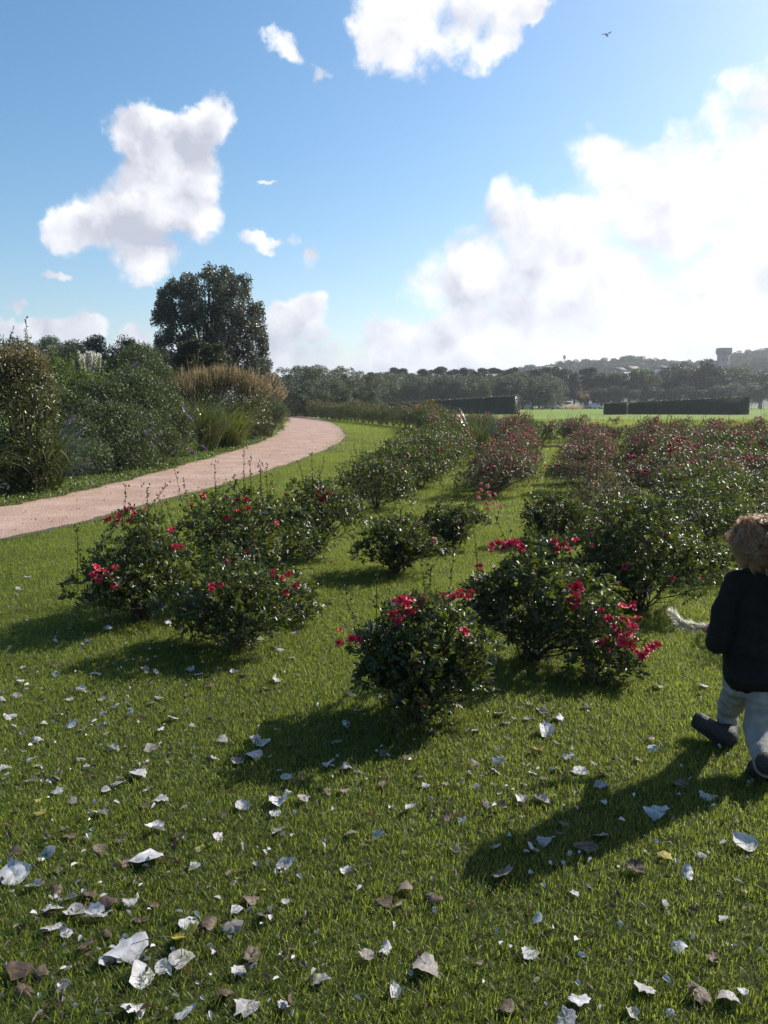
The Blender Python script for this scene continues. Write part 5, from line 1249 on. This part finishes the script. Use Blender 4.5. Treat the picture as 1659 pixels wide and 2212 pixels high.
cl = np.stack([sr * np.cos(th), sr * np.sin(th), cz], 1); keep = ~((cl[:, 0] > .5) & (cl[:, 2] < .35)); cl = cl[keep]; nc = len(cl)
crown_ = np.array([-.75, .35, .55]); seg_ = 12
tng = cl - crown_; tng -= cl * (tng * cl).sum(1, keepdims=True); tng = unit(tng + rng.normal(size=tng.shape) * .2)
ph = rng.uniform(0, 6.28, nc); fq = rng.uniform(.6, 1.2, nc); cln = rng.uniform(.07, .13, nc); turn = rng.choice([-1, 1], nc)
per = 34; ci = np.repeat(np.arange(nc), per); nl = nc * per
off = rng.normal(size=(nl, 3)) * .0036; tipf = rng.uniform(.75, 1.1, nl); c_ = np.array([-.018, 0, .018])
pos = cl[ci] * np.array([.090, .077, .085]) + c_ + off; d_ = tng[ci].copy(); V = []; loc = cl[ci]
for k in range(seg_ + 1):
    f = k / seg_; wd_ = .0017 * (1 - f ** 3) + .0003; bt = unit(np.cross(d_, loc)); V.append(pos + bt * wd_); V.append(pos - bt * wd_)
    a_ = ph[ci] + fq[ci] * 6.28 * f * turn[ci]
    wob = bt * (np.sin(a_) * 1.0)[:, None] + loc * (np.cos(a_) * .62 + .02)[:, None]
    d_ = unit(tng[ci] * .9 + wob + np.array([0, 0, -.45 * f]) + off * 18); pos = pos + d_ * (cln[ci] * tipf / seg_)[:, None]
    e_ = (pos - c_) / np.array([.091, .078, .086]); m_ = np.linalg.norm(e_, axis=1); pos = np.where((m_ < 1)[:, None], c_ + (pos - c_) / m_[:, None], pos)
V = np.stack(V, 1); k_ = V.shape[1]; base_ = (np.arange(nl) * k_)[:, None]; near_c = ci; nrc = rng.random(nc)
Q = np.concatenate([base_ + np.array([2 * i, 2 * i + 1, 2 * i + 3, 2 * i + 2])[None] for i in range(seg_)])
W_ = V.reshape(-1, 3) @ RM.T + hc
g.add(W_, [Q], np.repeat(np.clip(rng.random(nl) * .5 + .5 * nrc[near_c], 0, 1), k_))
link('hair', g.mesh('hair', hm), person)
# plume in the hand
g = Geo(); rng = np.random.default_rng(15); gripw = grip + np.array([BX, BY, 0])
ctl = [gripw + np.array([.05, .02, -.03]), gripw, np.array(at(1505, 1352, 3.30)), np.array(at(1475, 1345, 3.30)), np.array(at(1450, 1320, 3.30))]
q = smoothpath(ctl, 8); g.tube(q, np.linspace(.0035, .0015, len(q)), 6, .3)
n = 420; f = rng.random(n) ** .9 * .80 + .20; idx = f * (len(q) - 1); i0 = np.minimum(idx.astype(int), len(q) - 2); fr = (idx - i0)[:, None]
P = q[i0] * (1 - fr) + q[i0 + 1] * fr + rdir(rng, n) * .004; tg = unit(q[i0 + 1] - q[i0]); fat = np.sin(np.clip((f - .15) / .85, .02, .97) * math.pi) ** .6
Ld = unit(tg + rdir(rng, n) * .6 + np.array([0, 0, -.12])); g.leaves(P, Ld, rdir(rng, n), .018 + .034 * fat, .0024, rng.random(n), .1, .25, True)
b0 = Vector(gripw); me = g.mesh('plume_held', M['plume_white']); me.transform(Matrix.Translation(-b0))
tag(link('pampas_plume', me, None, b0), 'fluffy cream pampas plume held in the hand of the child', 'plume')

finish_grass()
hz, t, out = new_mat('haze_air')
pv = t.node('ShaderNodeVolumePrincipled'); pv.inputs['Color'].default_value = (.86, .90, .97, 1); pv.inputs['Density'].default_value = 0.00030; pv.inputs['Anisotropy'].default_value = 0.35
t.l.new(pv.outputs[0], out.inputs['Volume'])
g = Geo(); g.box((0, 1600, 60), (5800, 4300, 130.0 + 0)); ho = link('haze', g.mesh('haze', hz)); tag(ho, 'thin pale haze in the air', 'haze', kind='stuff')
